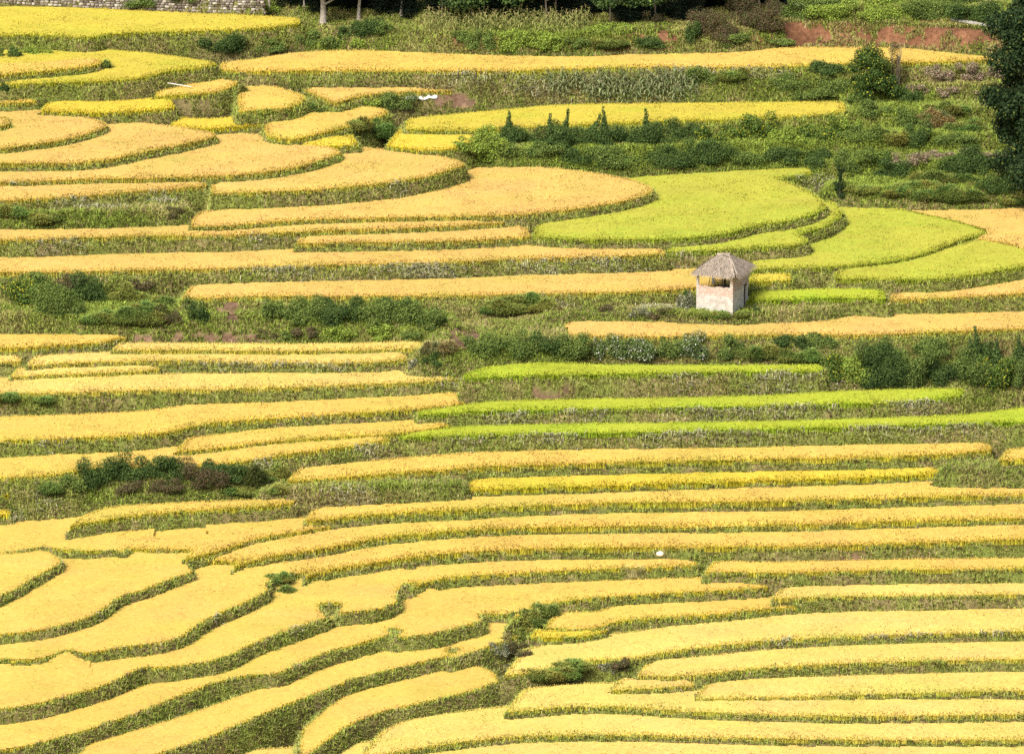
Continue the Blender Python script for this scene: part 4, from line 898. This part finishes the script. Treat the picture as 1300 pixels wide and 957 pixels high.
# hipped thatch: eave rectangle up to a short ridge
ov = .26; E = [(a0-ov, b0-ov), (a1+ov, b0-ov), (a1+ov, b1+ov), (a0-ov, b1+ov)]
ze, zr = hw*1.07, hw*1.07+18*hs/cP
R0, R1 = np.array([a0+wf*.40, -.05, zr]), np.array([a0+wf*.66, .05, zr])
ths = Acc(); ths2 = Acc()
tc_ = np.array([.46, .385, .305])
def face(A, B, C_, D_, n1=26, n2=12):
    A, B, C_, D_ = [np.array(q, float) for q in (A, B, C_, D_)]
    nrm = np.cross(B-A, D_-A); nrm /= np.linalg.norm(nrm)
    V = []; C = []
    for j in range(n2+1):
        for i in range(n1+1):
            u, w = i/n1, j/n2; p = (A*(1-u)+B*u)*(1-w)+(D_*(1-u)+C_*u)*w
            edge = 0 if i in (0, n1) else 1
            sag = -.12*math.sin(w*math.pi)*edge*.5 + .05*(fnoise(np.array([u*14]), np.array([w*5]), 1.0, 91)[0]-.5)*edge
            p = p+nrm*(sag+.09); p[2] += -.07*(1-w)**3*vnoise(np.array([u*17]), np.array([3.0]), 1.0, 92)[0]
            V.append(p); C.append(tc_*(.75+.5*fnoise(np.array([u*22]), np.array([w*3]), 1.0, 93)[0]))
    T = []
    for j in range(n2):
        for i in range(n1): q = j*(n1+1)+i; T += [[q, q+1, q+n1+2], [q, q+n1+2, q+n1+1]]
    ths.add(np.array(V), T, np.array(C))
    n = 2600; u = rng.uniform(0, 1, n); w = rng.uniform(0, 1, n)**1.25
    P = (A*(1-u[:, None])+B*u[:, None])*(1-w[:, None])+(D_*(1-u[:, None])+C_*u[:, None])*w[:, None]
    dn = ((A+B)/2-(C_+D_)/2); dn /= np.linalg.norm(dn); acr = (B-A)/np.linalg.norm(B-A)
    L = rng.uniform(.15, .4, n)[:, None]; ww = rng.uniform(.006, .016, n)[:, None]
    P = P+nrm*rng.uniform(.06, .13, n)[:, None]
    tip = P+dn*L+acr*rng.normal(0, .04, n)[:, None]+nrm*rng.normal(0, .02, n)[:, None]
    V = np.stack([P-acr*ww, P+acr*ww, tip+acr*ww*.5, tip-acr*ww*.5], 1).reshape(-1, 3); q = (np.arange(n)*4)[:, None]
    ths.add(V, np.concatenate([q+[[0, 1, 2]], q+[[0, 2, 3]]], 1).reshape(-1, 3), np.repeat(tc_*rng.uniform(.6, 1.35, n)[:, None], 4, 0))
e = [np.array([*q, ze]) for q in E]
face(e[0], e[1], R1, R0); face(e[2], e[3], R0, R1); face(e[1], e[2], R1, R1); face(e[3], e[0], R0, R0)
uv = []
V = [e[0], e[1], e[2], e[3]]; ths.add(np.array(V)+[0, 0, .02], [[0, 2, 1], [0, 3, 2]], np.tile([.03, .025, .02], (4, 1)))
roof = link('roof', ths.mesh('roof', M_THATCH), hut); tag(roof, 'shaggy grey-brown hipped thatch')
cap = Acc()
def roll(P, Q, r):
    P, Q = np.array(P), np.array(Q); n = 9; pts = [P+(Q-P)*k/n+rng.normal(0, .012, 3) for k in range(n+1)]
    V, T = tube(pts, [r*rng.uniform(.85, 1.1) for _ in pts], 9); cap.add(V, T, tc_*rng.uniform(.75, 1.2, len(V))[:, None]*1.05)
roll(R0+[-.12, 0, .04], R1+[.1, 0, .06], .13); roll(R1+[0, 0, .04], e[1]+[-.18, .18, .16], .085); roll(R1+[.03, .05, .05], e[1]+[.0, .36, .20], .05)
link('ridge_cap', cap.mesh('ridge_cap', M_THATCH, True), roof)
for p, q in (((a0+wf*.5, -.25, zr+.17), (a0+wf*.82, -.28, zr-.10)), ((a0+wf*.56, -.1, zr+.2), (a0+wf*.9, -.05, zr+.0)), ((a0+wf*.5, .15, zr+.18), (a0+wf*.85, .3, zr-.1))):
    V, T = tube([p, q], [.02, .018], 5); o = link('thatch_pole', mesh_tris('thatch_pole', V, T, None, M_WOOD, True), roof)

# ------------------------------------------------------------------ stone wall at the top left
wall = tag(empty('stone_wall', hit(150, 14)), 'dry stone retaining wall behind the highest field at top left', 'stone wall')
bx_ = [(-60, 9), (0, 8), (60, 9), (130, 12), (200, 14), (270, 16), (334, 19)]
pts = np.array([hit(*q) for q in bx_]); org = np.array(wall.location)
cum = np.concatenate([[0], np.cumsum(np.hypot(*np.diff(pts[:, :2], axis=0).T))])
A_ = Acc(); total = cum[-1]; zrow = 0
for rowi in range(8):
    hrow = rng.uniform(.15, .24); s_ = rng.uniform(0, .2)
    while s_ < total:
        w_ = rng.uniform(.16, .42); c = s_+w_/2
        p = np.array([np.interp(c, cum, pts[:, k]) for k in range(3)]); 
        cube = np.array([(sx, sy, sz) for sz in (-1, 1) for sy in (-1, 1) for sx in (-1, 1)], float)
        V = []; 
        for q in cube:
            V.append(q*[w_/2*.94, .16, hrow/2*.94]*rng.uniform(.8, 1.02, 3))
        V = np.array(V)+p-org+[0, .12+rowi*.02+rng.normal(0, .02), zrow+hrow/2-.1]
        F6 = [[0, 1, 5], [0, 5, 4], [2, 6, 7], [2, 7, 3], [0, 4, 6], [0, 6, 2], [1, 3, 7], [1, 7, 5], [4, 5, 7], [4, 7, 6], [0, 2, 3], [0, 3, 1]]
        t = rng.uniform(0, 1); c_ = np.array([.12, .095, .085])*(1-t)+np.array([.40, .36, .33])*t
        if rng.random() < .2: c_ = np.array([.5, .46, .42])
        A_.add(V, F6, np.tile(c_, (8, 1))); s_ += w_
    zrow += hrow
M_ST2 = leaf_mat('wall_stone', 0, 0)
link('stones', A_.mesh('stones', M_ST2), wall)
V = np.vstack([pts+[0, .34, -.3], pts+[0, .48, zrow-.12]])-org; m_ = len(pts)
link('backing', mesh_tris('backing', V, [[k, k+1, k+1+m_, k+m_] for k in range(m_-1)], np.tile([.05, .042, .035], (2*m_, 1)), M_ST2), wall)
for px, py, w_, h_, kd, lab in ((48, 10, 40, 12, 'v', 'yellow-flowered creeper at the foot of the stone wall'), (180, 14, 60, 16, 'm', 'green creeper with reddish flowers on the stone wall'), (240, 14, 50, 10, 'm', 'low green weeds at the foot of the stone wall, right part'), (120, 12, 30, 8, 'd', 'small dark plant at the foot of the stone wall, left part'), (345, 20, 34, 16, 'b', 'bright green grassy bush at the right end of the stone wall')):
    plant(px, py, w_, h_, kd, lab)

# ------------------------------------------------------------------ small things
M_WHITE = noise_mat('white_paint', (.72, .72, .70), (.86, .86, .84), 5, .6, bump=.1)
M_SACK = noise_mat('sack', (.75, .70, .55), (.88, .86, .76), 12, .8)
M_CONC = noise_mat('concrete', (.24, .22, .19), (.42, .40, .36), 4)
tg = [i for i, f in enumerate(FD) if f['label'] and 'white pole lying' in f['label']][0]
zc = zz[tg]+.16; A0 = np.array([*to_plane(198, 103.5, zc), zc]); B0 = np.array([*to_plane(243, 110.5, zc-.1), zc-.1])
V, T = tube([A0-A0, (B0-A0)*.5+[0, 0, .01], B0-A0], [.035, .034, .03], 8)
o = link('bamboo_pole', mesh_tris('bamboo_pole', V, T, None, M_WHITE, True)); o.location = A0; tag(o, 'thin white pole lying over the small gold rice tongue at upper left', 'pole')
def strip(px, width, mat, name, label, cat, lift=.06):
    P = np.array([hit(*q) for q in px]); V = []
    for k, p in enumerate(P):
        w_ = width*rng.uniform(.85, 1.1)
        for a in (-.5, -.17, .17, .5):
            V.append((p[0], p[1]+a*w_, p[2]+a*w_*.5+lift+rng.normal(0, .012)))
    F_ = []
    for k in range(len(P)-1):
        for a in range(3): q = k*4+a; F_.append([q, q+4, q+5, q+1])
    org = P[0]; V = np.array(V)-org; n0 = len(V); V2 = V-[0, 0, .08]
    F_ += [[a+n0 for a in f_][::-1] for f_ in F_]
    for k in range(len(P)-1):
        for a in (0, 3): q = k*4+a; F_.append([q, q+4, q+4+n0, q+n0])
    o = bm_obj(name, np.vstack([V, V2]), F_, mat, None); o.location = org
    return tag(o, label, cat)
strip([(x, 125.5-.03*(x-515)) for x in range(515, 556, 5)], .32, M_WHITE, 'white_sheet', 'crumpled white sheet on the brown bank below the thin gold strip', 'sheet')
strip([(965, 4), (980, 5), (1000, 8), (1020, 12)], .2, M_CONC, 'concrete_channel', 'pale concrete channel above the left end of the red earth cut', 'channel', .3)
strip([(1207, 30), (1225, 32), (1245, 36), (1262, 38), (1282, 41)], .22, M_CONC, 'concrete_channel', 'pale concrete channel along the top of the red earth at right, beside the dark tree', 'channel', .3)
x, y, z = hit(838, 709)
n1, n2 = 12, 7; V = []; F_ = []
for j in range(n2+1):
    for i in range(n1):
        t, p = 2*math.pi*i/n1, math.pi*j/n2; r = 1+.18*(fnoise(np.array([math.cos(t)*2+5]), np.array([p*1.5+math.sin(t)]), .8, 95)[0]-.5)
        V.append((.25*r*math.sin(p)*math.cos(t), .18*r*math.sin(p)*math.sin(t), .17*r*math.cos(p)+.12))
for j in range(n2):
    for i in range(n1): a, b = j*n1+i, j*n1+(i+1) % n1; F_.append([a, b, b+n1, a+n1])
o = bm_obj('sack', V, F_, M_SACK, None, True); o.location = (x, y, z); tag(o, 'small white sack lying on the bund between two gold strips', 'sack')
x, y, z = hit(805, 733)
n = 260; a = rng.uniform(0, 6.28, n); r = np.sqrt(rng.uniform(0, 1, n))*.55
P = np.stack([np.cos(a)*r, np.sin(a)*r*.5, np.zeros(n)], 1); g = rng.uniform(.8, 1.15, n)[:, None]
o = link('straw_bundle', mesh_tris('straw_bundle', *blades(P, a, rng.uniform(.35, .85, n), rng.uniform(.1, .6, n), np.full(n, .025), np.array([.70, .60, .26])*g, np.array([.92, .82, .42])*g, rng.uniform(0, .3, n)), M_GRASS)); o.location = (x, y+.15, z-.05)
tag(o, 'bundle of pale cut straw standing above the small bare soil patch', 'straw bundle')
# ------------------------------------------------------------------ camera, sun, sky
cam = bpy.data.cameras.new('camera'); co = bpy.data.objects.new('camera', cam); COL.objects.link(co)
co.location = (0, 0, CAM_Z); co.rotation_euler = (math.pi/2-PITCH, 0, 0)
cam.sensor_fit = 'HORIZONTAL'; cam.sensor_width = 36; cam.lens = 36*FPX/W; cam.clip_start = 1; cam.clip_end = 3000
scene.camera = co
SUN_EL, SUN_AZ = math.radians(44), math.radians(-152)      # azimuth from +y, clockwise: behind the camera on the left
sd_ = Vector((math.sin(SUN_AZ)*math.cos(SUN_EL), math.cos(SUN_AZ)*math.cos(SUN_EL), math.sin(SUN_EL)))
sun = bpy.data.lights.new('sun', 'SUN'); sun.energy = 4.25; sun.angle = math.radians(16); sun.color = (1, .95, .86)
so = bpy.data.objects.new('sun', sun); COL.objects.link(so); so.rotation_euler = (-sd_).to_track_quat('-Z', 'Y').to_euler()
so.location = (0, 300, 200)
w = bpy.data.worlds.new('World'); scene.world = w; w.use_nodes = True
nt = w.node_tree; sk = nt.nodes.new('ShaderNodeTexSky'); sk.sky_type = 'NISHITA'; sk.sun_disc = False
sk.sun_elevation = SUN_EL; sk.sun_rotation = SUN_AZ; sk.dust_density = 4; sk.air_density = 1.0; sk.ozone_density = .6
bg = nt.nodes['Background']; bg.inputs[1].default_value = .15; nt.links.new(sk.outputs[0], bg.inputs[0])
scene.view_settings.view_transform = 'Standard'; scene.view_settings.look = 'None'; scene.view_settings.exposure = 0; scene.view_settings.gamma = 1
scene.render.engine = 'CYCLES'
scene.cycles.max_bounces = 5; scene.cycles.diffuse_bounces = 3; scene.cycles.transmission_bounces = 3; scene.cycles.use_denoising = False
